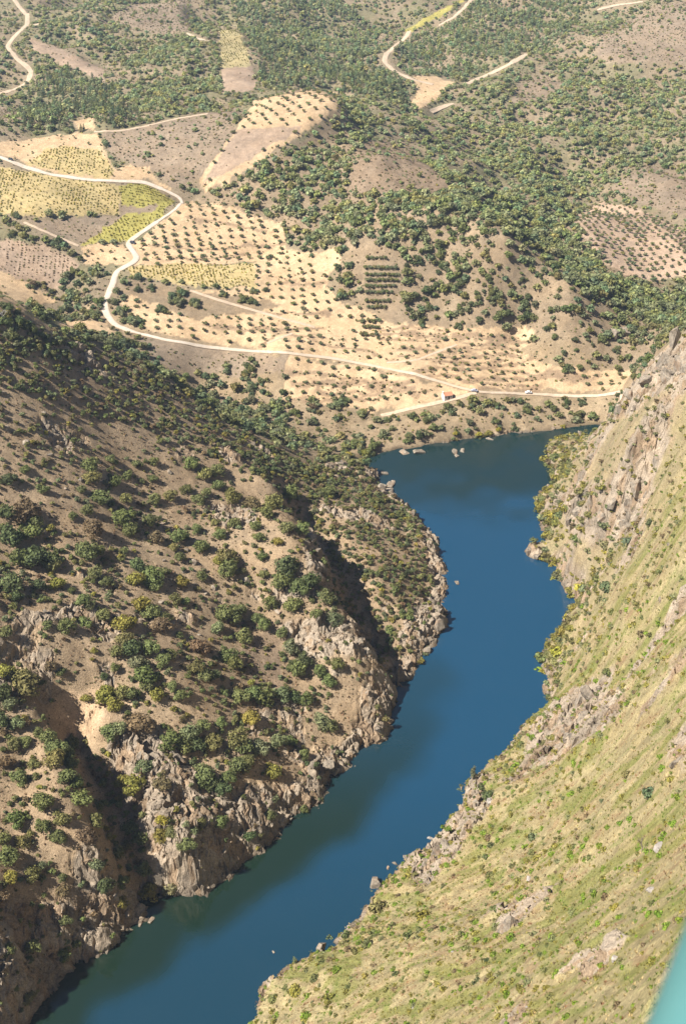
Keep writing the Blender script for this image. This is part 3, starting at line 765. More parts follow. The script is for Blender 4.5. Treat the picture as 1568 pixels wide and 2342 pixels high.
def lobes(r_, n, spread, rlo, rhi, zlo, zhi):
    c = []; R_ = []
    for i in range(n):
        a = i * 2.4 + r_.uniform(-.5, .5); q = spread * math.sqrt(r_.uniform(0.05, 1))
        c.append((math.cos(a) * q, math.sin(a) * q, r_.uniform(zlo, zhi) - 0.25 * q)); R_.append(r_.uniform(rlo, rhi))
    return c, R_
def proto_oak(seed, n=900, size=0.095, tri=False, nl=9):
    r_ = np.random.default_rng(seed)
    c, R_ = lobes(r_, nl, 0.68, 0.32, 0.5, 0.5, 1.05)
    c.append((0, 0, 0.95)); R_.append(0.5)
    return leaf_cloud(c, R_, n, size, r_, 0.85, 0.3, tri)
def proto_bush(seed, n=260, size=0.15, tri=False):
    r_ = np.random.default_rng(seed)
    c, R_ = lobes(r_, 7, 0.6, 0.3, 0.5, 0.2, 0.55)
    return leaf_cloud(c, R_, n, size, r_, 0.8, 0.3, tri)
def proto_olive(seed, n=150, size=0.16, tri=False):
    r_ = np.random.default_rng(seed)
    c, R_ = lobes(r_, 6, 0.6, 0.34, 0.5, 0.75, 1.15)
    return leaf_cloud(c, R_, n, size, r_, 0.75, 0.3, tri)
def proto_pine(seed, n=150, size=0.17, tri=False):
    r_ = np.random.default_rng(seed)
    c = []; R_ = []
    for i in range(6):
        h = 0.5 + i * 0.42; q = 0.62 * (1 - i / 7.5)
        c.append((r_.uniform(-.15, .15), r_.uniform(-.15, .15), h)); R_.append(q + 0.12)
    return leaf_cloud(c, R_, n, size, r_, 0.8, 0.3, tri)
def proto_tall(seed, n=420, size=0.11):
    r_ = np.random.default_rng(seed)
    c = []; R_ = []
    for i in range(11):
        h = 0.35 + i * 0.22; q = 0.45 * math.sin(math.pi * (0.15 + 0.8 * i / 11.)) + 0.12
        c.append((r_.uniform(-.2, .2), r_.uniform(-.2, .2), h)); R_.append(q)
    return leaf_cloud(c, R_, n, size, r_, 1.0, 0.3)
def tube(path, rad, sides=6):
    path = np.asarray(path, float); V = []; F = []
    for i, p in enumerate(path):
        t = path[min(i + 1, len(path) - 1)] - path[max(i - 1, 0)]; t /= np.linalg.norm(t) + 1e-9
        a = np.cross(t, (0.31, 0.95, 0.1)); a /= np.linalg.norm(a) + 1e-9; b = np.cross(t, a)
        for k in range(sides):
            g_ = 2 * math.pi * k / sides; V.append(p + (a * math.cos(g_) + b * math.sin(g_)) * rad[i])
    for i in range(len(path) - 1):
        for k in range(sides):
            F.append((i * sides + k, i * sides + (k + 1) % sides, (i + 1) * sides + (k + 1) % sides, (i + 1) * sides + k))
    return np.array(V), np.array(F)
def join(parts):
    V = []; F = []; o = 0
    for v, f in parts: V.append(v); F.append(f + o); o += len(v)
    return np.concatenate(V), np.concatenate(F)
def trunk_geo(seed, h=0.9, r0=0.10, limbs=4, sides=6):
    r_ = np.random.default_rng(seed)
    base = np.array([(0, 0, -0.12), (0.01, 0.0, 0.12), (r_.uniform(-.06, .06), r_.uniform(-.06, .06), h * .55), (r_.uniform(-.1, .1), r_.uniform(-.1, .1), h)])
    parts = [tube(base, [r0 * 1.35, r0, r0 * .75, r0 * .35], sides)]
    for i in range(limbs):
        a = i * 2 * math.pi / limbs + r_.uniform(-.4, .4); s = base[2] * r_.uniform(0.75, 1.0); q = r_.uniform(.4, .6)
        parts.append(tube([s, s + np.array((math.cos(a) * q * .5, math.sin(a) * q * .5, .22)), s + np.array((math.cos(a) * q, math.sin(a) * q, .42))], [r0 * .55, r0 * .4, r0 * .15], 5))
    return join(parts)
def leaf_mesh(name, geo, mat=M_LEAF):
    V, F, lv = geo
    return mesh_np(name, V, F, mat, False, {'leafvar': lv})
OAKS = [leaf_mesh('oak_crown', proto_oak(100 + i)) for i in range(6)]
TRUNKS = [mesh_np('oak_trunk', *trunk_geo(200 + i), M_BARK, True) for i in range(3)]
BUSHES = [leaf_mesh('bush', proto_bush(300 + i)) for i in range(5)]
TALLS = [leaf_mesh('tall_crown', proto_tall(400 + i)) for i in range(2)]
PINES = [leaf_mesh('pine_crown', proto_pine(450 + i, 260, .13)) for i in range(3)]
PTRUNK = mesh_np('pine_trunk', *tube([(0, 0, -.2), (0, 0, .8), (0.02, 0, 2.6)], [.12, .09, .03]), M_BARK, True)
OLIVES = [leaf_mesh('olive_crown', proto_olive(500 + i, 260, .13)) for i in range(4)]
OTRUNKS = [mesh_np('olive_trunk', *trunk_geo(520 + i, .8, .12, 3), M_BARK, True) for i in range(2)]
HUES = dict(
    dark=(0.092, 0.115, 0.046), mid=(0.145, 0.165, 0.060), olive=(0.185, 0.180, 0.066), grey=(0.165, 0.185, 0.094), yellow=(0.235, 0.215, 0.050), brown=(0.180, 0.135, 0.074), bright=(0.165, 0.240, 0.030), gold=(0.34, 0.30, 0.05), blue=(0.125, 0.168, 0.088), pale=(0.20, 0.21, 0.10))
HUE_WORD = dict(dark='dark green', mid='mid green', olive='olive green', grey='grey green', yellow='yellowish green', brown='brownish', bright='bright green', gold='golden yellow', blue='bluish green', pale='pale green')
THINGS = []       # every individual plant, for the labels at the end
def pick_hue(r_, weights):
    k = list(weights); p = np.array([weights[i] for i in k], float); return k[r_.choice(len(k), p=p / p.sum())]
def place_tree(kind, x, y, z, R, hue, info=None):
    col = np.array(HUES[hue]) * rng.uniform(0.85, 1.18) * rng.uniform(0.93, 1.07, 3)
    color = (*col, 1)
    if kind in ('oak', 'pine', 'tall', 'olive'):
        root = bpy.data.objects.new({'oak': 'holm_oak', 'pine': 'pine_tree', 'tall': 'slender_tree', 'olive': 'olive_tree'}[kind], None)
        COL.objects.link(root)
        cm = {'oak': OAKS, 'pine': PINES, 'tall': TALLS, 'olive': OLIVES}[kind]
        tm = {'oak': TRUNKS, 'pine': [PTRUNK], 'tall': [PTRUNK], 'olive': OTRUNKS}[kind]
        cr = link('crown', cm[rng.integers(len(cm))], root); cr.color = color
        link('trunk', tm[rng.integers(len(tm))], root)
    else:
        root = link('shrub', BUSHES[rng.integers(len(BUSHES))]); root.color = color
    root.location = (x, y, z - 0.06 * R)
    root.rotation_euler = (rng.uniform(-.08, .08), rng.uniform(-.08, .08), rng.uniform(0, 6.28))
    root.scale = (R * rng.uniform(.9, 1.1), R * rng.uniform(.9, 1.1), R * rng.uniform(.8, 1.1))
    THINGS.append(dict(o=root, kind=kind, hue=hue, R=R, x=x, y=y, z=z))
    return root
# merged masses of plants
class Mass:
    def __init__(s): s.V = []; s.F = []; s.t = []; s.lv = []; s.o = 0
    def add(s, protos, x, y, z, R, col, zs=None):
        x = np.asarray(x); n = len(x)
        if n == 0: return
        which = rng.integers(len(protos), size=n); ang = rng.uniform(0, 6.28, n)
        zs = R * rng.uniform(.8, 1.15, n) if zs is None else zs
        for k, (V, F, lv) in enumerate(protos):
            i = np.where(which == k)[0]
            if len(i) == 0: continue
            c, s_ = np.cos(ang[i])[:, None], np.sin(ang[i])[:, None]
            vx = (V[None, :, 0] * c - V[None, :, 1] * s_) * R[i][:, None] + x[i][:, None]
            vy = (V[None, :, 0] * s_ + V[None, :, 1] * c) * R[i][:, None] + y[i][:, None]
            vz = V[None, :, 2] * zs[i][:, None] + z[i][:, None]
            s.V.append(np.stack([vx, vy, vz], -1).reshape(-1, 3).astype(np.float32))
            s.F.append((F[None] + (np.arange(len(i)) * len(V))[:, None, None] + s.o).reshape(-1, F.shape[1]))
            s.t.append(np.repeat(col[i], len(V), 0)); s.lv.append(np.tile(lv, len(i)))
            s.o += len(V) * len(i)
    def build(s, name, label, cat):
        if not s.V: return None
        me = mesh_np(name, np.concatenate(s.V), np.concatenate(s.F), M_MASS, False, {'tint': np.concatenate(s.t), 'leafvar': np.concatenate(s.lv)})
        o = link(name, me); tag(o, label, cat, kind='stuff'); log(name, len(me.polygons)); return o
LO_OAK = [proto_oak(600 + i, 120, .24, True, 6) for i in range(5)]
LO_PINE = [proto_pine(620 + i, 80, .26, True) for i in range(4)]
LO_OLIVE = [proto_olive(640 + i, 70, .26, True) for i in range(4)]
LO_BUSH = [proto_bush(660 + i, 40, .34, True) for i in range(5)]
TINY = [proto_bush(680 + i, 14, .55, True) for i in range(5)]
def hue_cols(n, weights):
    k = list(weights); p = np.array([weights[i] for i in k], float)
    i = rng.choice(len(k), n, p=p / p.sum())
    return np.array([HUES[a] for a in k])[i] * rng.uniform(.8, 1.2, n)[:, None] * rng.uniform(.93, 1.07, (n, 3))

def hue_names(n, weights):
    k = list(weights); p = np.array([weights[i] for i in k], float)
    return np.array(k)[rng.choice(len(k), n, p=p / p.sum())]
def split_top(x, y, z, R, n):
    pu, pv, pd = project(x, y, z)
    ok = visible(x, y, z) & (pu > 5) & (pu < 1560) & (pv > 5) & (pv < 2335)
    app = np.where(ok, R / pd, 0); o = np.argsort(-app)
    return o[:n], o[n:]
def visible(x, y, z):
    """sight line from the camera clear of the ground"""
    ok = np.ones(len(x), bool)
    for s in np.linspace(0.25, 0.985, 60):
        ok &= (CAM_H + (z + 1.5 - CAM_H) * s) > macro(x * s, y * s) - 0.3
    return ok

# ------------------------------------------------------------------ plants surveyed one by one (zoom px: x, y, crown radius, hue)
D_, M_, O_, G_, Y_, B_, BR, GO, BL, PA = 'dark', 'mid', 'olive', 'grey', 'yellow', 'brown', 'bright', 'gold', 'blue', 'pale'
SURVEY = [
('E', 'oak', [(415,40,45,M_),(420,95,45,O_),(505,10,30,M_),(630,35,28,M_),(705,25,28,M_),(585,85,30,M_),(530,115,38,M_),(115,60,28,M_),(40,100,40,D_),(200,150,28,M_),(375,150,28,M_),(700,100,25,M_),(460,180,55,M_),(575,190,40,O_),(400,245,35,M_),(510,220,22,D_),(705,195,35,M_),(780,180,35,O_),(855,150,32,M_),(910,195,38,M_),(945,165,28,M_),(1000,130,38,M_),(1060,185,50,O_),(990,60,45,M_),(940,80,40,O_),(880,30,45,M_),(120,240,65,B_),(30,250,45,D_),(170,300,40,M_),(230,325,28,Y_),(335,270,25,M_),(430,330,55,B_),(560,275,60,M_),(600,335,45,M_),(690,300,45,M_),(715,370,38,B_),(820,365,45,M_),(795,420,25,O_),(900,330,32,M_),(985,300,25,O_),(1005,355,32,M_),(1075,310,35,M_),(1170,320,30,M_),(1190,370,30,M_),(1150,210,45,B_),(50,370,70,D_),(150,350,50,M_),(90,470,60,M_),(165,460,70,D_),(240,470,50,M_),(250,500,40,O_),(60,575,65,D_),(180,585,35,D_),(265,580,45,Y_),(75,640,40,D_),(400,430,65,M_),(460,430,40,M_),(570,430,22,M_),(440,535,40,M_),(490,575,38,M_),(330,615,22,M_),(630,500,45,D_),(690,540,60,M_),(620,560,45,Y_),(715,590,38,M_),(755,525,30,M_),(830,570,38,Y_),(920,548,28,M_),(825,460,30,M_),(920,410,40,M_),(1040,460,55,O_),(1045,510,55,M_),(1105,525,25,O_),(1205,535,28,O_),(1000,480,30,Y_),(1200,455,30,M_),(1270,390,25,Y_),(390,655,45,M_),(410,680,28,G_),(470,720,40,O_),(310,775,45,M_),(385,755,45,M_),(215,770,28,M_),(30,800,38,M_),(800,650,35,O_),(850,660,25,M_),(650,680,50,Y_),(690,710,45,M_),(575,760,60,Y_),(570,830,45,O_),(600,880,50,D_),(540,890,40,O_),(690,870,50,M_),(740,770,55,B_),(750,740,40,M_),(820,815,22,M_),(430,885,22,Y_),(640,950,50,G_),(660,1000,60,M_),(680,1040,45,M_),(560,1080,45,O_),(490,1090,55,Y_),(610,1085,40,M_),(520,1130,50,Y_),(720,1090,40,Y_),(790,1045,32,M_),(830,1095,35,M_),(750,930,45,M_),(780,900,35,M_),(910,870,50,B_),(900,965,45,O_),(940,1000,45,M_),(980,1000,40,D_),(525,965,28,M_),(475,1005,22,D_),(285,985,28,M_),(230,960,35,B_),(395,1105,28,Y_),(20,980,55,Y_),(130,1030,75,O_),(100,1000,55,O_),(20,1080,50,D_),(50,1130,40,G_),(1000,780,40,G_),(1045,720,65,M_),(1100,700,45,M_),(1120,820,50,O_),(1180,740,45,M_),(1210,770,40,M_),(1050,910,50,M_),(1075,950,45,O_),(1240,670,40,M_),(1290,805,30,M_),(1330,870,45,G_),(1310,490,70,D_),(1290,570,50,M_),(1370,590,55,D_),(1420,570,50,D_),(1490,640,50,M_),(1450,720,35,M_),(1530,740,45,G_),(1340,680,45,O_),(1360,970,50,M_),(1390,930,50,D_),(1460,980,40,M_),(1500,1020,45,M_),(1400,1110,38,M_),(1340,1100,45,D_),(1290,1090,45,G_),(1210,1095,60,M_),(1160,1080,50,M_),(1100,1090,50,M_),(1540,950,40,O_),(1500,160,40,M_),(1250,210,50,O_),(1330,170,45,M_),(1380,330,40,M_),(1310,320,40,M_),(1220,260,40,O_)]),
('G', 'oak', [(10,40,45,D_),(80,50,40,G_),(175,90,28,M_),(220,110,45,M_),(65,145,40,O_),(120,130,35,M_),(30,220,45,B_),(90,300,45,M_),(155,230,35,O_),(255,160,55,M_),(300,190,50,M_),(330,145,40,M_),(260,210,60,O_),(320,230,50,M_),(310,290,50,M_),(350,320,40,M_),(375,390,60,M_),(200,410,55,M_),(70,490,50,M_),(290,490,45,O_),(205,520,35,M_),(265,560,45,M_),(110,590,40,O_),(20,575,40,M_),(35,650,55,M_),(150,740,45,O_),(190,700,28,G_),(285,755,28,M_),(50,750,40,Y_),(10,840,40,B_),(290,810,40,B_),(500,80,55,M_),(550,70,45,G_),(640,40,65,B_),(610,320,55,Y_),(560,310,40,Y_),(660,240,45,G_),(740,320,45,B_),(780,125,55,M_),(870,95,55,G_),(840,150,50,M_),(900,150,45,D_),(970,130,55,O_),(930,60,40,M_),(1090,120,60,O_),(1120,150,50,M_),(1190,160,50,G_),(1150,20,50,Y_),(1270,130,45,G_),(1320,130,40,M_),(1010,40,35,M_),(940,290,60,M_),(970,320,60,D_),(920,260,45,M_),(1040,290,40,M_),(1020,340,45,D_),(1090,240,50,M_),(1130,230,50,M_),(1390,190,35,M_),(1250,270,45,Y_),(740,490,40,GO),(790,545,38,M_),(850,600,45,M_),(915,510,38,O_),(1015,500,40,M_),(735,560,40,Y_),(540,640,50,M_),(580,610,35,O_),(560,770,40,M_),(660,710,50,M_),(690,800,40,Y_),(680,830,45,Y_),(490,790,50,D_),(550,870,40,Y_),(780,800,40,PA),(440,700,38,G_),(400,560,50,B_),(440,490,45,O_),(600,520,45,D_),(640,570,45,M_),(1240,470,30,M_),(1140,560,35,D_),(1390,440,25,M_),(40,1080,38,M_),(290,1100,40,M_),(300,950,35,M_),(150,1070,50,M_),(350,1060,30,O_),(130,1300,40,O_),(1470,40,45,G_),(1510,60,40,M_)]),
('C', 'oak', [(40,480,58,D_),(20,540,55,D_),(90,540,50,D_),(150,580,50,M_),(215,620,48,D_),(270,635,40,D_),(330,660,34,D_),(60,610,50,M_),(110,640,50,M_),(180,660,45,O_),(240,690,45,M_),(310,700,40,O_),(60,140,30,M_),(150,165,30,M_),(245,190,38,BL),(340,315,35,M_),(235,410,30,D_),(320,410,35,G_),(280,490,30,BL),(190,510,50,D_),(150,370,40,B_),(450,450,45,M_),(430,505,45,M_),(310,530,35,G_),(520,450,35,G_),(550,490,45,BL),(600,530,50,G_),(640,545,30,BL),(630,405,22,D_),(695,390,28,D_),(790,425,40,BL),(830,410,40,BL),(810,450,45,M_),(735,485,40,D_),(890,455,40,G_),(1020,420,28,G_),(1110,440,35,M_),(1150,450,35,M_),(1160,405,30,G_),(1215,405,20,D_),(355,590,45,O_),(400,610,40,BL),(560,630,65,D_),(600,640,40,M_),(440,630,30,G_),(590,700,40,G_),(680,745,38,M_),(640,735,35,B_),(850,805,25,M_),(940,800,25,BL),(925,850,28,M_),(785,790,30,O_),(1150,760,45,M_),(1145,850,45,G_),(1120,790,35,O_),(1190,820,30,M_),(1220,940,35,G_),(1350,960,45,M_),(1430,930,45,B_),(1540,920,45,G_)]),
('D', 'oak', [(345,75,38,D_),(455,110,40,D_),(440,60,45,M_),(425,190,38,D_),(535,180,55,D_),(680,230,40,M_),(700,250,45,D_),(660,160,40,M_),(620,250,40,M_),(820,170,30,D_),(895,150,28,M_),(730,320,65,M_),(840,330,60,D_),(830,275,45,D_),(620,360,25,D_),(530,380,30,D_),(360,365,32,M_),(300,310,30,D_),(390,295,30,M_),(535,300,35,M_),(290,115,20,D_),(930,400,22,D_),(965,440,20,M_),(1025,570,40,D_),(1080,580,20,M_),(1010,510,20,BL),(1065,500,18,M_),(1060,450,20,D_),(1190,440,40,D_),(1250,490,30,M_),(1400,520,35,M_),(1380,560,35,BL),(1330,620,25,M_),(1260,700,28,D_),(1020,730,35,D_),(1090,730,28,D_),(590,750,30,BL),(810,725,28,BL),(700,745,28,M_),(840,770,30,M_),(960,765,25,M_),(1090,785,22,G_),(480,760,25,M_),(785,850,28,D_),(515,880,28,GO),(620,880,30,GO),(665,880,25,Y_),(710,865,18,GO),(1005,850,15,GO),(700,820,30,M_),(580,830,25,G_),(200,810,30,G_),(380,820,25,M_),(140,930,50,M_),(60,920,50,M_),(20,970,40,GO),(100,960,45,Y_),(300,890,40,M_),(10,720,35,D_)]),
('F', 'bush', [(1405,180,35,D_),(1210,110,22,G_),(1310,260,45,BL),(1230,250,30,M_),(1210,460,60,BL),(1090,470,50,GO),(1370,690,35,B_),(1215,860,40,M_),(985,920,30,M_),(940,980,22,M_),(1130,355,15,D_),(1110,90,40,O_),(910,100,35,Y_),(1050,720,30,O_),(990,740,30,O_),(930,240,30,Y_),(980,260,25,Y_),(1150,400,40,Y_),(1130,600,22,G_),(1230,590,30,O_),(1350,560,30,O_),(1180,710,25,Y_),(960,440,30,Y_),(1040,490,35,Y_),(1000,560,30,Y_),(1460,340,20,M_),(1090,30,40,O_),(1000,120,35,Y_),(950,180,30,Y_),(1440,210,30,O_)]),
('H', 'bush', [(665,360,45,D_),(640,330,35,D_),(680,600,28,D_),(655,655,28,D_),(670,560,35,B_),(675,730,35,O_),(775,695,28,O_),(1125,490,25,M_),(1090,345,28,O_),(1010,385,22,M_),(1185,400,20,G_),(815,355,18,O_),(1300,270,40,O_),(1405,350,50,BL),(1315,480,30,BR),(1210,520,25,BR),(1175,600,28,BR),(870,560,40,G_),(370,910,55,Y_),(160,870,60,O_),(350,985,30,M_),(300,1010,40,M_),(110,1050,45,M_),(15,1010,35,M_),(60,1080,35,O_),(610,1220,28,D_),(655,1130,25,D_),(980,1180,35,BR),(905,1100,25,M_),(1085,1050,30,BR),(1170,960,30,BR),(1265,930,25,BR),(1400,910,32,BR),(1340,950,20,M_),(815,965,18,BR),(770,1020,35,BR),(750,1280,35,BR),(840,1230,28,M_),(630,1300,25,BR),(1490,850,15,M_),(1150,825,30,BR),(1100,830,25,BR),(1200,770,22,BR),(1040,650,28,BR),(1270,500,25,BR),(540,1010,28,M_),(1350,640,22,O_),(1450,650,25,BR),(880,1060,25,BR),(690,890,30,M_),(940,890,28,M_),(1180,1150,25,BR),(1280,1160,22,BR),(320,1320,28,BR),(240,1190,25,D_),(540,1260,22,BR),(1060,1325,20,BR),(1110,1400,20,BR),(940,1370,16,BR),(830,1380,18,BR),(100,1200,30,Y_),(200,1260,26,O_),(1420,770,22,BR),(800,770,30,Y_),(640,700,25,O_),(760,525,22,O_),(990,545,18,BR),(730,590,16,O_),(600,385,14,D_),(540,360,15,D_)]),
('G', 'bush', [(1505,1030,25,G_),(1420,1090,18,M_),(1440,1205,35,M_),(1535,1170,30,BR),(1350,1260,40,Y_),(1250,1300,35,O_),(1500,1300,35,Y_),(1400,1380,35,BR)]),
]
SKIP = []; CLUMP = []
for reg, kind, lst in SURVEY:
    P = PX(reg, lst)
    u = np.array([p[0] for p in P]); v = np.array([p[1] for p in P]); rp = np.array([p[2] for p in P]) * 0.5
    # sight line to the foot of the plant
    x, y, z, t = cast(u, v + rp * 0.55, height)
    for i in range(len(P)):
        if not np.isfinite(t[i]): continue
        R = rp[i] * t[i] / FV * (1.05 if reg in 'EG' else 0.9)
        SKIP.append((x[i], y[i], R * .8))
        if reg in 'CD' and R > 3.4:      # a clump: one tree in front, lesser ones round it
            for k in range(4):
                a_ = k * 1.57 + rng.uniform(0, 1); q_ = R * rng.uniform(.45, .75)
                CLUMP.append((x[i] + q_ * math.cos(a_), y[i] + q_ * math.sin(a_), R * rng.uniform(.36, .55)))
            R *= .62
        place_tree(kind, x[i], y[i], z[i], R, P[i][3])
for reg, px, R_, hue, kind in [('H', (595, 262), 26, G_, 'tall'), ('H', (1460, 215), 30, BR, 'bush'), ('H', (1350, 1120), 20, G_, 'tall')]:
    if reg == 'H' and px == (1350, 1120): reg = 'G'
    P = PX(reg, [px])[0]
    x, y, z, t = cast(np.array([P[0]]), np.array([P[1] + R_ * .8]), height)
    place_tree(kind, x[0], y[0], z[0], R_ * .5 * t[0] / FV * (0.9 if kind == 'tall' else 1), hue)
    SKIP.append((x[0], y[0], 2.5))
SKIP = np.array(SKIP)
log('surveyed', len(THINGS))

# ------------------------------------------------------------------ olives on a planting grid
ZT = {f[0]: f[1] for f in FIELDS}
def grid_in(poly, sx, sy, ang, jit):
    poly = np.asarray(poly); c = poly.mean(0); L = np.abs(poly - c).max() * 1.5
    gx, gy = np.meshgrid(np.arange(-L, L, sx), np.arange(-L, L, sy))
    gx = gx.ravel() + rng.normal(0, jit, gx.size); gy = gy.ravel() + rng.normal(0, jit, gy.size)
    x = c[0] + gx * math.cos(ang) - gy * math.sin(ang); y = c[1] + gx * math.sin(ang) + gy * math.cos(ang)
    m = in_poly(x, y, poly)
    return x[m], y[m]
def off_roads(x, y, margin):
    ok = np.ones(len(x), bool)
    for k, (w_, p) in ROADW.items(): ok &= seg_dist(x, y, p) > w_ / 2 + margin
    return ok
ol = []
for nm, sx, sy, an, jit, rlo, rhi, keepp in [('orchard_bend', 8.2, 7.0, 0.25, 0.6, 1.5, 2.4, .95), ('orchard_mid', 7.8, 7.2, 0.1, 0.8, 1.4, 2.3, .88), ('orchard_low', 8.6, 7.8, -0.1, 0.8, 1.5, 2.4, .93), ('orchard_crest', 10, 10, 0.5, 0.7, 1.7, 2.6, .95), ('orchard_right', 6.8, 8.0, 0.3, 0.6, 1.7, 2.5, .95), ('tan_small', 9, 9, 0, 1.2, 1.0, 1.7, .8), ('crest_field', 11, 11, .2, 1.5, 0.8, 1.6, .5), ('tan_left_low', 9, 9, .2, 1.2, 1.0, 1.8, .7)]:
    x, y = grid_in(ZONES[nm], sx, sy, an, jit)
    ok = (rng.random(len(x)) < keepp) & off_roads(x, y, 2.0)
    for ex in ('vine_mid', 'vine_upper', 'hedge_ground', 'orchard_crest_bare', 'vine_left'): ok &= ~in_poly(x, y, ZONES[ex])
    if nm == 'orchard_mid': ok &= (fbm(x, y, 60, 2, 55) > -0.38)
    if len(SKIP): ok &= np.array([np.min(np.hypot(SKIP[:, 0] - a, SKIP[:, 1] - b) - SKIP[:, 2]) > 1.5 for a, b in zip(x, y)], bool) if len(x) else ok
    x, y = x[ok], y[ok]
    ol.append(np.stack([x, y, rng.uniform(rlo, rhi, len(x)) * (1 + 0.25 * fbm(x, y, 30, 2, 5))], 1))
# dark dense olive strips beside the spur
for rows, uv0, uv1 in [(6, (836, 612), (836, 705))]:
    for u0, v0, u1, n in [(840, 590, 880, 2), (836, 612, 905, 3), (838, 628, 908, 3), (838, 640, 905, 3), (838, 654, 900, 3), (838, 668, 895, 3), (838, 688, 888, 4), (842, 702, 880, 3), (830, 733, 865, 2), (832, 748, 862, 2), (826, 765, 860, 2)]:
        n = int((u1 - u0) / 9) + 1; uu = np.linspace(u0, u1, n); x, y, z, t = cast(uu, np.full(n, v0 + 3.0), height)
        ol.append(np.stack([x, y, np.full(n, 2.3)], 1))
ol = np.concatenate(ol)
oz = height(ol[:, 0], ol[:, 1])
pu, pv, pd = project(ol[:, 0], ol[:, 1], oz)
vis = visible(ol[:, 0], ol[:, 1], oz) & (pu > 0) & (pu < 1568) & (pv > 0) & (pv < 2342)
app = np.where(vis, ol[:, 2] / pd, 0)
order = np.argsort(-app)
ind = order[:min(300, int(vis.sum()))]
rest = np.setdiff1d(np.arange(len(ol)), ind)
OLH = dict(grey=4, olive=2, mid=3, blue=1)
for i in ind: place_tree('olive', ol[i, 0], ol[i, 1], oz[i], ol[i, 2], pick_hue(rng, OLH))
mo = Mass(); mo.add(LO_OLIVE, ol[rest, 0], ol[rest, 1], oz[rest] - .05, ol[rest, 2], hue_cols(len(rest), OLH))
mo.build('olive_grove', 'small olive trees of the farther groves on tan soil', 'olive grove')
log('olives', len(ol), int(vis.sum()))

# ------------------------------------------------------------------ vines in rows
mv = Mass()
for nm, sx, sy, an, hw in [('vine_upper', 2.4, 1.6, 0.05, dict(yellow=3, gold=2, olive=1)), ('vine_left', 2.4, 1.6, 0.05, dict(yellow=3, gold=2, olive=1)), ('vine_mid', 2.3, 1.4, 0.25, dict(yellow=3, gold=3)), ('vine_far', 2.6, 2.2, 0.3, dict(yellow=2, olive=2)), ('green_strip', 3.4, 1.2, 1.5, dict(yellow=4, gold=1)), ('green_tail', 2.6, 1.4, 0.4, dict(yellow=3, gold=3)), ('tan_left', 3.0, 2.4, 0.1, dict(brown=2, olive=1))]:
    x, y = grid_in(ZONES[nm], sx, sy, an, 0.28)
    ok = (rng.random(len(x)) < 0.55 + 0.45 * fbm(x, y, 25, 2, 71)) & off_roads(x, y, .5)
    if nm == 'green_strip': ok &= ~in_poly(x, y, ZONES['fallow_strip'])
    x, y = x[ok], y[ok]; z = height(x, y)
    mv.add(TINY, x, y, z - .05, rng.uniform(.45, .85, len(x)), hue_cols(len(x), hw), zs=rng.uniform(.8, 1.3, len(x)))
mv.build('vineyard_rows', 'rows of yellowing vines in the valley vineyards', 'vineyard')

# ------------------------------------------------------------------ wild cover by density
def scatter(step, y0, y1, ang):
    gx, gy = np.meshgrid(np.arange(-y1 * ang - 150, y1 * ang + 150, step), np.arange(y0, y1, step))
    x = gx.ravel() + rng.uniform(-.5, .5, gx.size) * step; y = gy.ravel() + rng.uniform(-.5, .5, gy.size) * step
    m = np.abs(x) < y * ang + 60
    return x[m], y[m]
DENS = [  # polygons of thicker cover: density 0..1, species
    ('pine', .95, [(60, 200), (150, 150), (300, 215), (330, 290), (230, 298), (100, 303), (-40, 312), (20, 260)]),
    ('pine', .95, [(500, -60), (720, -60), (860, 50), (870, 120), (950, 245), (780, 205), (600, 195), (585, 130), (560, 60)]),
    ('pine', .85, [(930, 70), (1000, 60), (1150, -60), (1360, -40), (1300, 60), (1220, 110), (1060, 180), (940, 160), (890, 115)]),
    ('oak', .75, [(240, 170), (330, 100), (480, 60), (500, 130), (505, 215), (440, 260), (330, 280)]),
    ('oak', .95, [(790, 215), (950, 330), (1100, 400), (1370, 470), (1290, 500), (1400, 620), (1600, 690), (1600, 760), (1450, 805), (1340, 790), (1280, 640), (1150, 540), (1040, 430), (960, 350), (850, 310), (800, 310)]),
    ('oak', .9, [(790, 260), (700, 310), (520, 450), (600, 500), (660, 560), (760, 570), (800, 480), (800, 340)]),
    ('oak', .95, [(780, 450), (1040, 440), (1150, 540), (1280, 640), (1260, 720), (1150, 690), (1000, 600), (800, 560)]),
    ('oak', .7, [(915, 560), (1100, 560), (1300, 600), (1420, 760), (1330, 800), (1230, 745), (1000, 730), (920, 690)]),
    ('oak', .55, [(420, 860), (650, 920), (860, 950), (1000, 940), (1250, 930), (1290, 970), (1000, 1005), (860, 1020), (700, 1010), (520, 930)]),
    ('oak', .8, [(1040, 240), (1300, 150), (1640, 140), (1640, 400), (1480, 390), (1390, 460), (1200, 420), (1080, 330)]),
]
DW = [(s, d, world_poly(p)) for s, d, p in DENS]
bare = [n for n, k, r_, p in FIELDS if k in ('tan', 'tan2', 'vine', 'ygreen', 'vinefar', 'dull', 'shore', 'pale')]
semi = [n for n, k, r_, p in FIELDS if k in ('purple', 'brown', 'scrub')]
mfar = Mass(); mpin = Mass(); mscr = Mass()
x, y = scatter(4.2, 560, 1900, 0.42)
z = height(x, y)
den = 0.5 + 0.5 * fbm(x, y, 38, 3, 15); spc = np.zeros(len(x), int)
for s, d, p in DW:
    m = in_poly(x, y, p); den[m] = d + 0.35 * fbm(x[m], y[m], 28, 2, 16); spc[m] = (rng.random(m.sum()) < .6) if s == 'pine' else 0
for n_ in semi: den[in_poly(x, y, ZONES[n_])] *= 0.22
for n_ in bare: den[in_poly(x, y, ZONES[n_])] = 0
den[in_poly(x, y, world_poly([(828, 585), (912, 585), (912, 715), (870, 775), (820, 775)]))] = 0
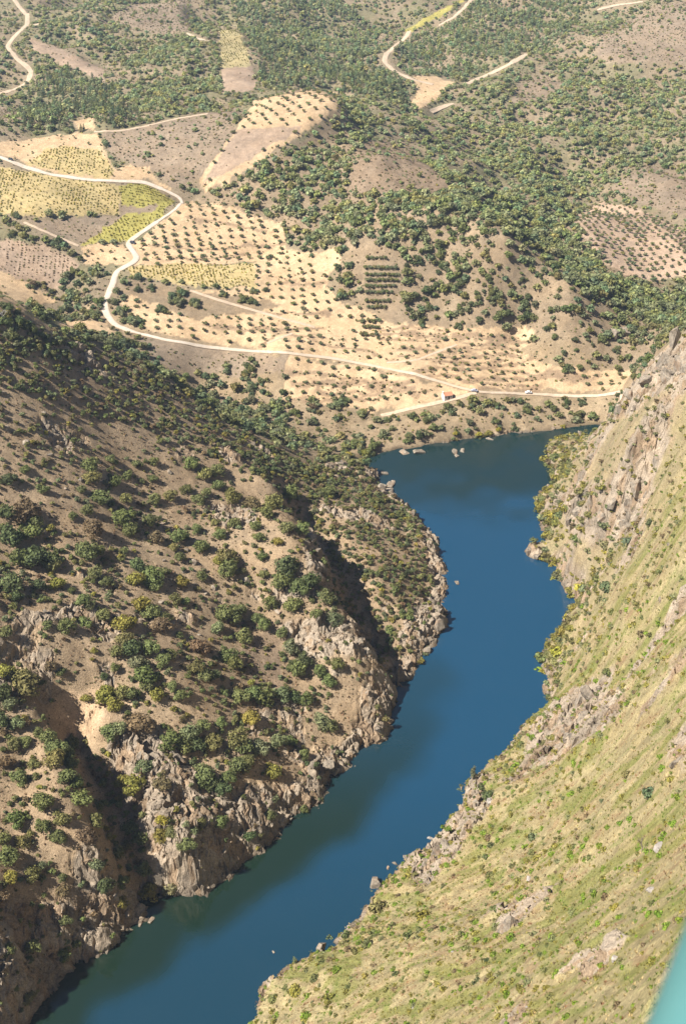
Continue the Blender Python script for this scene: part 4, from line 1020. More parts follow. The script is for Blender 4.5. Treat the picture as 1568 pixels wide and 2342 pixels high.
den[in_poly(x, y, ZONES['left']) | in_poly(x, y, ZONES['right'])] = 0
for bx in ('orchard_crest',): den[in_poly(x, y, ZONES[bx])] = 0
lowv = (y < 760); den[lowv] *= 0.9
d_ = sdist(x, y); den[d_ < 4] = 0
ok = (rng.random(len(x)) < den * 0.8) & off_roads(x, y, 3.4)
near_s = np.array([np.min(np.hypot(SKIP[:, 0] - a, SKIP[:, 1] - b) - SKIP[:, 2]) for a, b in zip(x[ok], y[ok])])
idx = np.where(ok)[0][near_s > 0.8]
x, y, z, spc, den = x[idx], y[idx], z[idx], spc[idx], den[idx]
R = rng.uniform(1.3, 3.3, len(x)) * (0.72 + 0.4 * np.clip(den, 0, 1))
R = R * (1.3 - .25 * sstep(850, 1000, y))
o_ = spc == 0
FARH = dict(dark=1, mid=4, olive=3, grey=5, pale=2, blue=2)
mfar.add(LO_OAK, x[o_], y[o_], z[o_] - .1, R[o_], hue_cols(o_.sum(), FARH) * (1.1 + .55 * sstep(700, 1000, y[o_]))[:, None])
p_ = ~o_
# the largest far pines become trees of their own
pu, pv, pd = project(x[p_], y[p_], z[p_]); pvis = visible(x[p_], y[p_], z[p_]) & (pu > 0) & (pu < 1568) & (pv > 0)
pidx = np.where(p_)[0]; app = np.where(pvis, R[p_] / pd, 0); order = np.argsort(-app)[:300]
PH = dict(dark=1.5, mid=3, blue=3, grey=2)
indp = pidx[order]
restp = np.setdiff1d(pidx, indp)
for i in indp: place_tree('pine', x[i], y[i], z[i], R[i] * .8, pick_hue(rng, PH))
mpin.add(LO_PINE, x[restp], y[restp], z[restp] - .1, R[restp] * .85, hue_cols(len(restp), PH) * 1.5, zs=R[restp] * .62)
cl_ = np.array(CLUMP); mfar.add([proto_oak(760 + i, 260, .17, True, 7) for i in range(4)], cl_[:, 0], cl_[:, 1], height(cl_[:, 0], cl_[:, 1]) - .1, cl_[:, 2], hue_cols(len(cl_), FARH))
mfar.build('oak_woodland', 'scattered holm oak scrub over the valley and far hills', 'woodland')
mpin.build('pine_woodland', 'dense pine wood on the far hills', 'woodland')
# low scrub
x, y = scatter(3.0, 560, 1600, 0.40)
den = 0.5 + 0.45 * fbm(x, y, 20, 2, 18)
for n_ in bare: den[in_poly(x, y, ZONES[n_])] = 0.06
for bw in BANKW:
    m = seg_dist(x, y, bw) < 1.8; den[m] = 0.8
den[in_poly(x, y, ZONES['left']) | in_poly(x, y, ZONES['right'])] = 0
den[sdist(x, y) < 2.5] = 0
ok = (rng.random(len(x)) < den) & off_roads(x, y, 1.0)
x, y = x[ok], y[ok]; z = height(x, y)
mscr.add(TINY, x, y, z - .05, rng.uniform(.4, 1.2, len(x)), hue_cols(len(x), dict(brown=3, olive=4, grey=3, yellow=1)))
mscr.build('low_scrub', 'low dry scrub on the valley sides', 'scrub')
log('far cover')

# ---- near left hill: thick oak scrub in the draws, scattered bushes between
mL = Mass(); mLs = Mass()
x, y = scatter(2.5, 180, 700, 0.55)
m = in_poly(x, y, ZONES['left']) & (sdist(x, y) > 2.0)
x, y = x[m], y[m]; z = height(x, y)
LD = [(.95, [(-60, 690), (180, 785), (330, 840), (500, 955), (700, 1060), (830, 1070), (900, 1130), (980, 1230), (1040, 1330), (990, 1380), (900, 1320), (800, 1240), (700, 1200), (640, 1130), (580, 1080), (480, 1050), (360, 1000), (300, 960), (200, 960), (60, 900), (-60, 880)]),
      (.95, [(640, 1130), (740, 1180), (900, 1240), (1000, 1360), (1000, 1440), (930, 1500), (900, 1560), (860, 1500), (780, 1330)]),
      (.6, [(620, 1270), (720, 1330), (840, 1440), (800, 1540), (660, 1560), (620, 1420)]),
      (1.0, [(190, 1690), (255, 1730), (310, 1850), (400, 1990), (350, 2080), (280, 2000), (225, 1880)]),
      (.6, [(370, 1650), (560, 1640), (720, 1700), (640, 1770), (520, 1780), (420, 1740)]),
      (.6, [(480, 1500), (560, 1480), (600, 1600), (720, 1640), (640, 1680), (480, 1640)]),
      (.5, [(-60, 1640), (100, 1640), (200, 1780), (220, 1900), (-60, 1950)]),
      (.7, [(-60, 1180), (60, 1180), (170, 1290), (120, 1380), (-60, 1400)]),
      (.55, [(-60, 2080), (240, 2050), (230, 2140), (100, 2300), (-60, 2400)])]
den = 0.30 + 0.5 * fbm(x, y, 16, 3, 25)
for d, p in LD:
    q = in_poly(x, y, world_poly(p)); den[q] = d * 0.75 + 0.3 * fbm(x[q], y[q], 14, 2, 27)
rk_ = rockmask(x, y) > .5
den = np.where(rk_, .16 + .5 * fbm(x, y, 10, 2, 28), den)
ok = rng.random(len(x)) < den
x, y, z, den = x[ok], y[ok], z[ok], den[ok]
dd = np.array([np.min(np.hypot(SKIP[:, 0] - a, SKIP[:, 1] - b) - SKIP[:, 2] * .8) for a, b in zip(x, y)])
k = dd > 0.4; x, y, z, den = x[k], y[k], z[k], den[k]
R = rng.uniform(.55, 1.5, len(x)) + 1.1 * np.clip(den, 0, 1) * rng.random(len(x))
LH = dict(dark=1.5, mid=5, olive=4, yellow=1.2, brown=1.6, grey=2.5)
MED_OAK = [proto_oak(700 + i, 190, .2, True, 7) for i in range(6)]
mL.add(MED_OAK, x, y, z - .1, R, hue_cols(len(x), LH))
mL.build('hillside_scrub', 'thick green oak scrub filling the draws of the left hill', 'scrub')
# dry grass tufts and dwarf scrub on the bare soil
x, y = scatter(1.35, 180, 700, 0.55)
m = in_poly(x, y, ZONES['left']) & (sdist(x, y) > 2.5)
x, y = x[m], y[m]
ok = rng.random(len(x)) < 0.34 + 0.5 * fbm(x, y, 9, 3, 29)
x, y = x[ok], y[ok]; z = height(x, y)
mLs.add(TINY, x, y, z - .04, rng.uniform(.2, .62, len(x)), np.where((rng.random(len(x)) < .3)[:, None], (0.16, 0.15, 0.06), (0.24, 0.165, 0.095)) * rng.uniform(.5, 1.3, len(x))[:, None] * rng.uniform(.93, 1.07, (len(x), 3)))
mLs.build('dry_grass', 'dry brown grass tufts on the left hillside', 'grass')

# ---- near right slope: grass tussocks and low shrubs
def tussock(seed, n=12):
    r_ = np.random.default_rng(seed); V = []; lv = []
    for i in range(n):
        a = r_.uniform(0, 6.28); q = r_.uniform(0, .35); lean = r_.uniform(.2, .8); wd = r_.uniform(.10, .2)
        b = np.array((math.cos(a) * q, math.sin(a) * q, 0)); tp = b + np.array((math.cos(a) * lean, math.sin(a) * lean, r_.uniform(.6, 1.1))); s = np.array((-math.sin(a), math.cos(a), 0)) * wd
        V += [b + s, b - s, tp]; lv += [r_.uniform(.3, .8)] * 3
    return np.array(V), np.arange(n * 3).reshape(n, 3), np.array(lv)
TUSS = [tussock(800 + i) for i in range(5)]
x, y = scatter(1.15, 95, 660, 0.62)
m = in_poly(x, y, ZONES['right']) & (sdist(x, y) > 1.5)
x, y = x[m], y[m]
st, st2, st3 = grass_pattern(x, y)
ok = rng.random(len(x)) < (0.5 + 0.6 * st) * (1 - 0.6 * sstep(360, 520, y))
x, y, st, st2, st3 = x[ok], y[ok], st[ok], st2[ok], st3[ok]; z = height(x, y)
tc_ = np.empty((len(x), 3)); tc_[:] = (0.40, 0.32, 0.165)
gsel = rng.random(len(x)) < sstep(-0.25, 0.3, st2 + .4 * st3)
tc_[gsel] = (0.25, 0.235, 0.07)
gsel2 = rng.random(len(x)) < sstep(0.2, .5, st3 + .3 * st); tc_[gsel2] = (0.16, 0.22, 0.04)
rsel = rng.random(len(x)) < sstep(.25, .5, -st3) * .5; tc_[rsel] = (0.24, 0.13, 0.065)
tc_ *= rng.uniform(.75, 1.25, len(x))[:, None]
mT = Mass(); mT.add(TUSS, x, y, z - .03, rng.uniform(.35, .8, len(x)), tc_, zs=rng.uniform(.3, .75, len(x)))
mT.build('slope_grass', 'dry and green grass tussocks over the near right slope', 'grass')
x, y = scatter(2.6, 95, 690, 0.62)
m = in_poly(x, y, ZONES['right']) & (sdist(x, y) > 1.5); x, y = x[m], y[m]
den = 0.5 + 0.85 * fbm(x, y, 13, 3, 33) + 0.25 * (1 - sstep(5, 40, sdist(x, y)))
belt = (1 - sstep(6, 30, sdist(x, y))) * sstep(380, 450, y)
den = np.maximum(den, belt * (.55 + .5 * fbm(x, y, 12, 2, 34)))
ok = rng.random(len(x)) < den
x, y, den, belt = x[ok], y[ok], den[ok], belt[ok]; z = height(x, y); d_ = sdist(x, y)
R = (0.45 + 1.15 * rng.random(len(x))**1.8 + 0.35 * np.clip(den - .5, 0, 1)) * (0.9 + 0.5 * sstep(150, 500, y))
up = sstep(330, 480, y)
MED_BUSH = [proto_bush(720 + i, 110, .2, True) for i in range(6)]
R = R * (1 + 1.1 * belt * rng.random(len(x)))
hn = np.where(rng.random(len(x)) < belt * .8, hue_names(len(x), dict(olive=3, yellow=5, gold=.7, pale=2, brown=1, mid=1)), np.where(rng.random(len(x)) < up, hue_names(len(x), dict(olive=4, yellow=4, mid=2, brown=2, grey=2, pale=2)), hue_names(len(x), dict(yellow=4.5, bright=3.5, olive=2.5, mid=.7, brown=1, pale=1))))
own, rest = split_top(x, y, z, R, 100)
for i in own: place_tree('bush', x[i], y[i], z[i], R[i], str(hn[i]))
hc = np.array([HUES[k] for k in hn]) * rng.uniform(.8, 1.2, len(x))[:, None]
mB = Mass(); mB.add(MED_BUSH, x[rest], y[rest], z[rest] - .08, R[rest], hc[rest], zs=R[rest] * rng.uniform(.6, 1.0, len(rest)))
mB.build('slope_scrub', 'low green and yellow scrub over the near right slope', 'scrub')
log('near cover')

# ------------------------------------------------------------------ rocks
def rock_mesh(seed, sx, sy, sz, mat, npt=16):
    r_ = random.Random(seed)
    bm = bmesh.new()
    for i in range(npt):
        v = Vector((r_.gauss(0, 1), r_.gauss(0, 1), r_.gauss(0, 1))).normalized()
        # pull toward a slab with flat faces
        v = Vector([math.copysign(abs(c_)**0.6, c_) for c_ in v])
        bm.verts.new((v.x * sx, v.y * sy, v.z * sz + sz * .35))
    res = bmesh.ops.convex_hull(bm, input=bm.verts)
    bmesh.ops.delete(bm, geom=[v for v in bm.verts if not v.link_faces], context='VERTS')
    me = bpy.data.meshes.new('rock'); bm.to_mesh(me); bm.free(); me.materials.append(mat)
    return me
SLABS = [rock_mesh(i, 1, .6 + .3 * (i % 2), 1.3, M_ROCK) for i in range(8)]
STONES = [rock_mesh(40 + i, 1, .8, .7, M_ROCK) for i in range(6)]
PALES = [rock_mesh(70 + i, 1, .75, .6, M_PALE) for i in range(5)]
ROCKT = []
def place_rock(name, meshes, x, y, z, s, tilt=.35, info=''):
    o = link(name, meshes[rng.integers(len(meshes))])
    o.location = (x, y, z - s * .28); o.scale = (s * rng.uniform(.8, 1.2), s * rng.uniform(.7, 1.1), s * rng.uniform(.8, 1.3))
    o.rotation_euler = (rng.uniform(-tilt, tilt), rng.uniform(-tilt, tilt), rng.uniform(0, 6.28))
    ROCKT.append(dict(o=o, name=name, x=x, y=y, z=z, s=s, info=info)); return o
BOULD = [('H', 'rock', [(285,668,14),(238,694,14),(205,715,10)]), ('H', 'pale', [(1410,820,38),(1245,1135,26),(1280,1025,12),(845,1355,16),(320,1355,12),(500,1100,12),(1450,620,45),(850,770,30),(400,580,14),(670,410,20)]),
         ('E', 'rock', [(775,75,18),(885,490,25),(250,125,10),(300,150,12),(745,310,16),(850,430,16),(890,590,14),(940,630,14),(975,605,16),(780,570,12),(740,670,18),(1130,570,22),(205,350,18),(440,280,16),(750,480,12),(1420,380,40),(1460,420,30),(1270,715,22),(1215,520,14),(370,110,16),(1540,35,35),(910,820,10),(840,530,14)]),
         ('C', 'rock', [(10,685,16),(15,885,20),(120,1115,30),(30,1045,16),(230,1165,20),(970,920,16),(320,890,14),(200,975,12),(1340,1110,20)]),
         ('F', 'rock', [(400,465,14),(520,470,16),(270,130,18),(320,150,16),(210,60,30),(400,240,12),(430,265,12),(850,325,28),(890,345,22),(1490,295,12),(1450,550,20)]),
         ('D', 'rock', [(1290,420,40),(1240,430,35),(510,970,26),(545,965,18),(520,988,14),(350,970,28),(280,975,22),(190,1068,20),(215,1122,24),(230,1105,14),(670,910,18),(960,860,12)]),
         ('G', 'rock', [(690,955,18),(640,975,12),(1250,1100,8)])]
for reg, k, lst in BOULD:
    P = PX(reg, lst)
    x, y, z, t = cast(np.array([p[0] for p in P]), np.array([p[1] for p in P]), lambda a, b: np.maximum(height(a, b), 0.0))
    for i, p in enumerate(P):
        if np.isfinite(t[i]):
            o = place_rock('boulder', PALES if k == 'pale' else STONES, x[i], y[i], max(z[i], -0.1), p[2] * .5 * t[i] / FV * .9, .3, k)
            if z[i] < 0.4: o.scale[2] *= .45; o.scale[0] *= 1.25; o.location[2] = 0.0; o.rotation_euler[0] *= .3; o.rotation_euler[1] *= .3
# crag slabs on the rocky ground
cand = []
x, y = scatter(3.4, 180, 720, 0.55)
m = rockmask(x, y) > .55; m &= sdist(x, y) > 2.5
x, y = x[m], y[m]; z = height(x, y)
pu, pv, pd = project(x, y, z)
vv = visible(x, y, z) & (pu > -20) & (pu < 1590) & (pv > 0) & (pv < 2360)
x, y, z = x[vv], y[vv], z[vv]
sel = rng.permutation(len(x))[:190]
for i in sel: place_rock('rock_outcrop', SLABS, x[i], y[i], z[i] - .6, float(np.clip(rng.lognormal(.15, .5), .5, 3.0)), .7, 'crag')
CRAGS = [('V', [(1545,790,40),(1510,830,34),(1480,870,28),(1530,860,34),(1440,905,26),(1415,940,22),(1560,840,40),(1495,905,24),(1455,1120,34),(1440,1160,30),(1400,1150,28),(1350,1150,26),(1320,1170,22),(1300,1195,20),(1430,1195,26),(1375,1180,24),(1000,1955,22),(975,1975,20),(1020,1930,22),(940,1990,18),(1050,1850,18),(1330,1640,26),(1370,1610,22),(1290,1670,22),(1300,1640,18),(1545,1740,30),(1235,1500,16),(725,1265,24),(735,1300,20),(700,1245,18),(820,1470,22),(840,1490,20),(785,1440,20),(730,1420,18),(1000,1430,22),(1010,1400,18)])]
for reg, lst in CRAGS:
    P = PX(reg, lst); x, y, z, t = cast(np.array([p[0] for p in P], float), np.array([p[1] for p in P], float), height)
    for i, p in enumerate(P):
        if np.isfinite(t[i]): place_rock('rock_outcrop', SLABS, x[i], y[i], z[i] - .4, p[2] * t[i] / FV * .58, .5, 'crag')
log('rocks', len(ROCKT))

# ------------------------------------------------------------------ bare trees
def bare_tree(name, h, mat, seed, depth=4):
    r_ = random.Random(seed); trunk = []; br = []
    def grow(p, d, L, rad, lev):
        q = p + d * L
        mid = p + d * L * .5 + Vector((r_.uniform(-.06, .06), r_.uniform(-.06, .06), 0)) * L
        (trunk if lev == 0 else br).append(tube([p, mid, q], [rad, rad * .85, rad * .65], 5))
        if lev >= depth: return
        for k in range(3 if lev < 3 else 2):
            nd = (d + Vector((r_.uniform(-1, 1), r_.uniform(-1, 1), r_.uniform(-.1, .6))) * .75).normalized()
            grow(q if k else mid * .3 + q * .7, nd, L * r_.uniform(.6, .8), rad * .6, lev + 1)
    grow(Vector((0, 0, -.2)), Vector((0.05, 0, 1)), h * .34, h * .028, 0)
    root = bpy.data.objects.new(name, None); COL.objects.link(root)
    V, F = join(trunk); link('trunk', mesh_np('trunk', V, F, mat, True), root)
    V, F = join(br); link('branches', mesh_np('branches', V, F, mat, True), root)
    return root
for reg, px, h, mat, lab in [('C', (15, 560), 8.5, M_DEAD, 'dead tree with white bare branches on the left ridge'), ('H', (1365, 640), 5.0, M_TWIG, 'leafless grey twiggy tree on the grassy right slope')]:
    P = PX(reg, [px])[0]; x, y, z, t = cast(np.array([P[0]]), np.array([P[1]]), height)
    o = bare_tree('bare_tree', h, mat, int(P[0])); o.location = (x[0], y[0], z[0]); tag(o, lab, 'tree')

# ------------------------------------------------------------------ hut, cars, railing
def bm_obj(name, bm, mat, parent=None):
    me = bpy.data.meshes.new(name); bm.to_mesh(me); bm.free(); me.materials.append(mat)
    return link(name, me, parent)
def box(bm, x0, x1, y0, y1, z0, z1, bev=0):
    r_ = bmesh.ops.create_cube(bm, size=1, matrix=Matrix.Translation(((x0 + x1) / 2, (y0 + y1) / 2, (z0 + z1) / 2)) @ Matrix.Diagonal((x1 - x0, y1 - y0, z1 - z0, 1)))
    if bev: bmesh.ops.bevel(bm, geom=[e for e in bm.edges if all(v in r_['verts'] for v in e.verts)], offset=bev, segments=2, affect='EDGES')
M_WALL = simple('whitewash', (0.78, 0.74, 0.68), 0.9, .1, .08, 1.5)
M_TILE = simple('clay_tile', (0.50, 0.24, 0.14), 0.85, .15, .3, 1.2)
M_DOOR = simple('dark_door', (0.06, 0.045, 0.035), 0.7)
def poly_bm(verts, faces):
    bm = bmesh.new(); vs = [bm.verts.new(v) for v in verts]
    for f_ in faces: bm.faces.new([vs[i] for i in f_])
    return bm
def hut(x, y, z, rz):
    root = bpy.data.objects.new('farm_hut', None); COL.objects.link(root)
    root.location = (x, y, z); root.rotation_euler = (0, 0, rz)
    L, Wd, h, rh = 2.9, 2.2, 2.6, 1.3
    V = [(-L, -Wd, -1), (L, -Wd, -1), (L, Wd, -1), (-L, Wd, -1), (-L, -Wd, h), (L, -Wd, h), (L, Wd, h), (-L, Wd, h), (-L, 0, h + rh), (L, 0, h + rh)]
    bm_obj('wall', poly_bm(V, [(0, 1, 5, 4), (1, 2, 6, 9, 5), (2, 3, 7, 6), (3, 0, 4, 8, 7)]), M_WALL, root)
    e = .3; t = .14
    def slope(sg):
        a = [(-L - e + .35, sg * (Wd + e), h - .18), (L + e, sg * (Wd + e), h - .18), (L + e, 0, h + rh + .06), (-L - e + .35, 0, h + rh + .06)]
        b = [(p[0], p[1], p[2] + t) for p in a]
        return a + b
    V = slope(-1) + slope(1); F = []
    for o in (0, 8):
        F += [(o, o + 1, o + 2, o + 3), (o + 4, o + 5, o + 6, o + 7)] + [(o + i, o + (i + 1) % 4, o + 4 + (i + 1) % 4, o + 4 + i) for i in range(4)]
    bm = poly_bm(V, F); bmesh.ops.recalc_face_normals(bm, faces=bm.faces)
    # tile courses
    for k in range(9):
        for sg in (-1, 1):
            f0 = k / 9.0; yy = sg * (Wd + e) * (1 - f0 - .05); zz = h - .18 + (rh + .24) * (f0 + .05) + t
            box(bm, -L - e + .4, L + e - .02, yy - .05, yy + .05, zz - .03, zz + .05)
    rf = bm_obj('roof', bm, M_TILE, root)
    bm = bmesh.new(); box(bm, -L - .28, -L + .22, -.4, .4, 1.0, h + rh + .9); box(bm, -L - .36, -L + .30, -.48, .48, h + rh + .9, h + rh + 1.02); bm_obj('chimney', bm, M_WALL, root)
    bm = bmesh.new(); box(bm, -.1, .85, -Wd - .06, -Wd + .06, -.2, 1.95); d = bm_obj('door', bm, M_DOOR, root)
    bm = bmesh.new(); box(bm, .7, .77, -Wd - .13, -Wd - .06, .85, .95); bm_obj('handle', bm, M_WALL, d)
    for wx_ in (-1.7, 1.75):
        bm = bmesh.new(); box(bm, wx_ - .38, wx_ + .38, -Wd - .05, -Wd + .05, 1.0, 1.75); wn_ = bm_obj('window', bm, M_DOOR, root)
        bm = bmesh.new(); box(bm, wx_ - .46, wx_ + .46, -Wd - .12, -Wd, .9, .99); bm_obj('sill', bm, M_WALL, wn_)
    tag(root, 'small white walled hut with orange clay roof below the gravel road', 'house')
    return root
def ground_at(reg, px):
    P = PX(reg, [px])[0]; x, y, z, t = cast(np.array([float(P[0])]), np.array([float(P[1])]), height); return x[0], y[0], z[0]
hx, hy, hz = ground_at('D', (475, 722))
hut(hx, hy, hz + .1, 0.35)
M_WHITE = simple('white_car_paint', (0.78, 0.78, 0.78), .3, .5, .02); M_DKCAR = simple('dark_car_paint', (0.04, 0.045, 0.06), .3, .5, .02); M_GREYCAR = simple('silver_car_paint', (0.38, 0.38, 0.46), .3, .5, .02)
M_GLASS = simple('car_glass', (0.02, 0.025, 0.03), .08, .6, .02); M_TYRE = simple('tyre_rubber', (0.02, 0.02, 0.02), .9, .1); M_RIM = simple('wheel_rim', (0.5, 0.5, 0.5), .35, .5); M_LAMP = simple('lamp_glass', (0.8, 0.78, 0.7), .2, .5)
def car(x, y, z, rz, paint, label, van=False):
    root = bpy.data.objects.new('parked_car', None); COL.objects.link(root); root.location = (x, y, z); root.rotation_euler = (0, 0, rz)
    prof = [(-2.1, .35), (-2.15, .75), (-2.0, .95), (-1.35, 1.0) if not van else (-2.05, 1.75), (-.75, 1.45) if not van else (.5, 1.85), (.75, 1.45) if not van else (.9, 1.75), (1.5, .98), (2.1, .85), (2.15, .4)]
    V = [(a, -.86, b) for a, b in prof] + [(a, .86, b) for a, b in prof]; n = len(prof)
    F = [tuple(range(n)), tuple(range(2 * n - 1, n - 1, -1))] + [(i, (i + 1) % n, n + (i + 1) % n, n + i) for i in range(n)]
    bm = poly_bm(V, F); bmesh.ops.recalc_face_normals(bm, faces=bm.faces); bmesh.ops.bevel(bm, geom=list(bm.edges), offset=.06, segments=2, affect='EDGES')
    bm_obj('body', bm, paint, root)
    for sg in (-1, 1):
        bm = bmesh.new(); q = [(-.95, 1.0), (-.6, 1.36), (.6, 1.36), (1.1, 1.0)]
        vs = [bm.verts.new((a, sg * .87, b)) for a, b in q] + [bm.verts.new((a, sg * .885, b)) for a, b in q]
        bm.faces.new(vs[:4]); bm.faces.new(vs[4:][::-1])
        for i in range(4): bm.faces.new((vs[i], vs[(i + 1) % 4], vs[4 + (i + 1) % 4], vs[4 + i]))
        bm_obj('side_window', bm, M_GLASS, root)
        bm = bmesh.new(); box(bm, 2.08, 2.17, sg * .62 - .16, sg * .62 + .16, .62, .76); bm_obj('headlight', bm, M_LAMP, root)
    bm = poly_bm([(.80, -.7, 1.42), (.80, .7, 1.42), (1.47, .75, 1.03), (1.47, -.75, 1.03), (.83, -.7, 1.45), (.83, .7, 1.45), (1.5, .75, 1.05), (1.5, -.75, 1.05)], [(4, 5, 6, 7), (0, 3, 2, 1), (0, 1, 5, 4), (1, 2, 6, 5), (2, 3, 7, 6), (3, 0, 4, 7)])
    bm_obj('windscreen', bm, M_GLASS, root)
    for sx in (-1.3, 1.35):
        for sg in (-1, 1):
            bm = bmesh.new(); bmesh.ops.create_cone(bm, cap_ends=True, segments=16, radius1=.33, radius2=.33, depth=.22, matrix=Matrix.Translation((sx, sg * .8, .33)) @ Matrix.Rotation(math.pi / 2, 4, 'X')); wh = bm_obj('wheel', bm, M_TYRE, root)
            bm = bmesh.new(); bmesh.ops.create_cone(bm, cap_ends=True, segments=16, radius1=.2, radius2=.2, depth=.05, matrix=Matrix.Translation((sx, sg * .92, .33)) @ Matrix.Rotation(math.pi / 2, 4, 'X')); bm_obj('rim', bm, M_RIM, wh)
    tag(root, label, 'car'); return root
def car_on_road(reg, px, paint, label, off=0, turn=0, van=False):
    x, y, z = ground_at(reg, px); rc = ROADC['valley_road']; i = int(np.argmin(np.hypot(rc[:, 0] - x, rc[:, 1] - y))); i = min(max(i, 1), len(rc) - 2)
    tg = rc[i + 1] - rc[i - 1]; a = math.atan2(tg[1], tg[0]); nn = np.array((-math.sin(a), math.cos(a)))
    p = rc[i] + nn * off; car(p[0], p[1], float(height(np.array([p[0]]), np.array([p[1]]))[0]) + .36, a + turn, paint, label, van)
car_on_road('D', (848, 700), M_WHITE, 'white car on the pale road above the far river bank', .3)
car_on_road('A', (47, 733), M_DKCAR, 'dark car on the road beside the upper vineyard', 1.0)
car_on_road('C', (572, 198), M_DKCAR, 'dark van pulled over where the road bends round the orchard', 3.0, 1.0, True)
car_on_road('D', (600, 672), M_GREYCAR, 'silver grey car on the road just uphill from the track junction', -.5)
# railing of the lookout
M_TEAL = MatB('teal_paint')
tn = M_TEAL.noise(9, 3)
M_TEAL = M_TEAL.fin(M_TEAL.mix(M_TEAL.ramp(tn, .35, .65, 0, 1), (0.066, 0.180, 0.174), (0.078, 0.20, 0.194)), .45, .4)
M_CONC = simple('lookout_concrete', (0.34, 0.32, 0.29), .9, .1, .15, 3)
rail = bpy.data.objects.new('railing', None); COL.objects.link(rail)
RADR = 0.075
def edge_pt(u, v, zz):
    d = ray(u, v); t = (zz - CAM_H) / d[2]; return np.array((d[0] * t, d[1] * t, zz))
zr = CAM_H - 0.72
p1 = edge_pt(1568, 2112, zr); p2 = edge_pt(1478, 2342, zr)
dv = (p1 - p2); dv /= np.linalg.norm(dv)
side = np.array((dv[1], -dv[0], 0)); side /= np.linalg.norm(side)
# push the axis sideways so that the tube's visible edge lies on the sight lines
va = (p1 + p2) / 2 - np.array((0, 0, CAM_H)); nrm_ = np.cross(dv, va); nrm_ /= np.linalg.norm(nrm_)
if nrm_[0] < 0: nrm_ = -nrm_
ax = (p1 + p2) / 2 + nrm_ * RADR
A0 = ax - dv * 0.9; A1 = ax + dv * 1.0
V, F = tube([A0, ax, A1], [RADR] * 3, 32); link('handrail', mesh_np('handrail', V, F, M_TEAL, True), rail)
V, F = tube([A0 - (0, 0, .45), A1 - (0, 0, .45)], [.022] * 2, 16); link('lower_rail', mesh_np('lower_rail', V, F, M_TEAL, True), rail)
for k in (-.8, .8):
    b = ax + dv * k; V, F = tube([(b[0], b[1], CAM_H - 1.75), (b[0], b[1], b[2] - .03)], [.025] * 2, 16); link('post', mesh_np('post', V, F, M_TEAL, True), rail)
tag(rail, 'teal painted metal handrail of the lookout close to the viewer', 'railing')
tag_names = []
log('things', len(THINGS))

hz = MatB('air_haze')
vol = hz.n('ShaderNodeVolumePrincipled')
vol.inputs['Density'].default_value = 0.00007
vol.inputs['Color'].default_value = (0.66, 0.80, 1.0, 1)
vol.inputs['Anisotropy'].default_value = 0.2
hz.nt.nodes.remove(hz.b)
hz.l(vol.outputs[0], hz.nt.nodes['Material Output'].inputs['Volume'])
bm = bmesh.new(); box(bm, -1500, 1500, -120, 2400, -120, 430)
hobj = bm_obj('haze', bm, hz.m); tag(hobj, 'thin pale summer haze over the far hills', 'haze', kind='stuff')

# ------------------------------------------------------------------ labels
LANDMARKS = [('the dead white tree', 10, 705), ('the sharp road bend', 420, 455), ('the road corner by the vineyard', 262, 620), ('the yellow valley vineyard', 440, 632), ('the dense olive rows', 870, 660), ('the white hut', 1020, 905), ('the white car', 1208, 898), ('the track junction', 1090, 897), ('the dark van', 285, 557),
    ('the crest orchard', 650, 250), ('the bald brown hill patch', 900, 380), ('the hillside orchard', 1440, 530), ('the crag at the frame edge', 1500, 850), ('the river inlet', 850, 1050), ('the flat rock islet', 1040, 1033), ('the rocky river point', 1220, 1262), ('the split cliff', 1400, 1150), ('the narrow headland', 1040, 1340), ('the tall rock face', 735, 1275),
    ('the shadowed gully', 225, 1850), ('the bright gully crag', 400, 1790), ('the lowest waterside cliff', 470, 2030), ('the pale bare patch', 220, 1630), ('the pink bare slope', 610, 1510), ('the leafless grey tree', 1466, 1940), ('the widest pale boulder', 1489, 2038), ('the teal handrail', 1530, 2250), ('the slender waterside tree', 1081, 1765), ('the lower left corner cliff', 40, 2200),
    ('the far hill track', 40, 110), ('the far yellow vineyard', 535, 115), ('the sandy clearing', 990, 205), ('the pale wide track', 1140, 155), ('the upper vineyard', 180, 375), ('the big left vineyard', 130, 445), ('the fallow field', 180, 525), ('the saddle of the ridge', 500, 955), ('the low road orchard', 800, 880), ('the road behind the ridge', 310, 760), ('the rocky valley knoll', 1430, 765), ('the bare sandy slope', 1334, 1850),
    ('the waterside outcrop', 1000, 1975), ('the pale rock band', 1320, 1640), ('the middle of the left hill', 330, 1330), ('the left hill brow', 230, 1050), ('the top of the frame', 784, 0), ('the terrace fields', 1120, 810), ('the wooded shoulder', 1150, 480), ('the rust patch', 1200, 2230), ('the bluish bank bush', 1390, 1328), ('the crag foot', 860, 1560)]
ORD = ['leftmost', 'second from left', 'third from left', 'fourth from left', 'fifth from left', 'sixth from left', 'seventh from left', 'eighth from left', 'ninth from left', 'tenth from left', 'eleventh from left', 'twelfth from left']
def where(u, v):
    d, nm, lu, lv = min((math.hypot(u - lu, v - lv), nm, lu, lv) for nm, lu, lv in LANDMARKS)
    a = math.degrees(math.atan2(lv - v, u - lu)) % 360
    k = int((a + 22.5) // 45) % 8
    rel = ['right of', 'above and right of', 'above', 'above and left of', 'left of', 'below and left of', 'below', 'below and right of'][k]
    near = 'close ' if d < 45 else '' if d < 120 else 'well '
    if nm == 'the top of the frame': return near + 'below ' + nm, nm
    return near + rel + ' ' + nm, nm
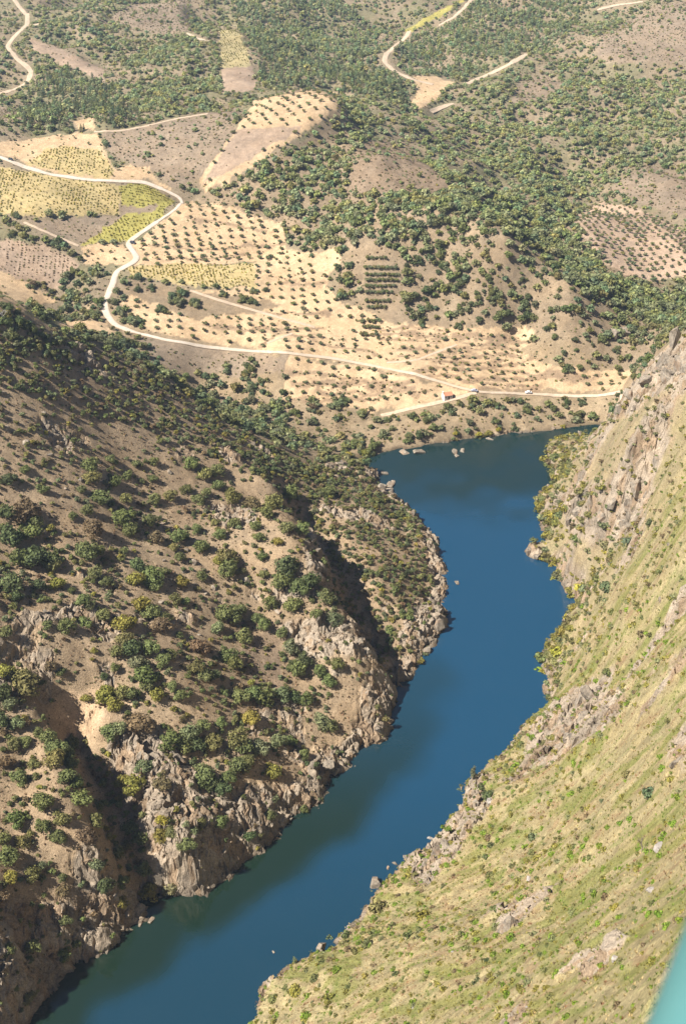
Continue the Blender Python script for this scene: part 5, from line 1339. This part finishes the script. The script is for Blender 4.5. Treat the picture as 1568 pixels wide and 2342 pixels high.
def describe(items, plural):
    sets = {}
    for d in items:
        u, v, _ = project(d['x'], d['y'], d['z'] + .5)
        d['u'], d['v'] = float(u), float(v)
        w_, _n = where(d['u'], d['v'])
        d['core'] = '%s %s %s %s' % (d['size'], d['look'], d['noun'], w_)
        sets.setdefault(d['core'], []).append(d)
    for core, l in sets.items():
        l.sort(key=lambda d: d['u'])
        for i, d in enumerate(l):
            if len(l) == 1: lab = core
            elif i == len(l) - 1 and len(l) <= 13: lab = 'rightmost ' + core
            elif i < len(ORD) and len(l) <= 13: lab = ORD[i] + ' ' + core
            else: lab = core
            if len(lab.split()) > 16: lab = lab.replace(' close ', ' ').replace(' well ', ' ')
            if len(lab.split()) > 16: lab = lab.replace(' angular crag ', ' crag ')
            if len(lab.split()) > 16: lab = lab.replace(' and left of ', ' ').replace(' and right of ', ' ')
            d['o']['label'] = lab
def sizes(l, key):
    q = np.quantile([d[key] for d in l], [.15, .4, .65, .88]); wd = ['tiny', 'small', 'medium', 'large', 'huge']
    for d in l: d['size'] = wd[int(np.searchsorted(q, d[key]))]
NOUN = {'oak': ('holm oak', 'tree', 'holm oaks on the slopes'), 'pine': ('pine', 'pine tree', 'pines of the far woods'), 'tall': ('slender tree', 'tree', 'slender waterside trees'), 'olive': ('olive tree', 'olive tree', 'olive trees of the valley orchards'), 'bush': ('shrub', 'shrub', 'shrubs on the right slope')}
for k, (nn, cat, grp) in NOUN.items():
    l = [d for d in THINGS if d['kind'] == k]
    sizes(l, 'R')
    for d in l: d['look'] = HUE_WORD[d['hue']]; d['noun'] = nn; tag(d['o'], None, cat, grp)
    describe(l, nn)
for nm in ('boulder', 'rock_outcrop'):
    l = [d for d in ROCKT if d['name'] == nm]; sizes(l, 's')
    for d in l: d['look'] = 'pale' if d['info'] == 'pale' else 'grey brown'; d['noun'] = 'boulder' if nm == 'boulder' else 'angular crag'; tag(d['o'], None, 'rock', 'loose boulders' if nm == 'boulder' else 'crags of the river cliffs')
    describe(l, nm)
from collections import Counter
cl = Counter(o['label'] for o in SC.objects if 'label' in o)
print('shared labels', sum(v for v in cl.values() if v > 1), max(len(k.split()) for k in cl))
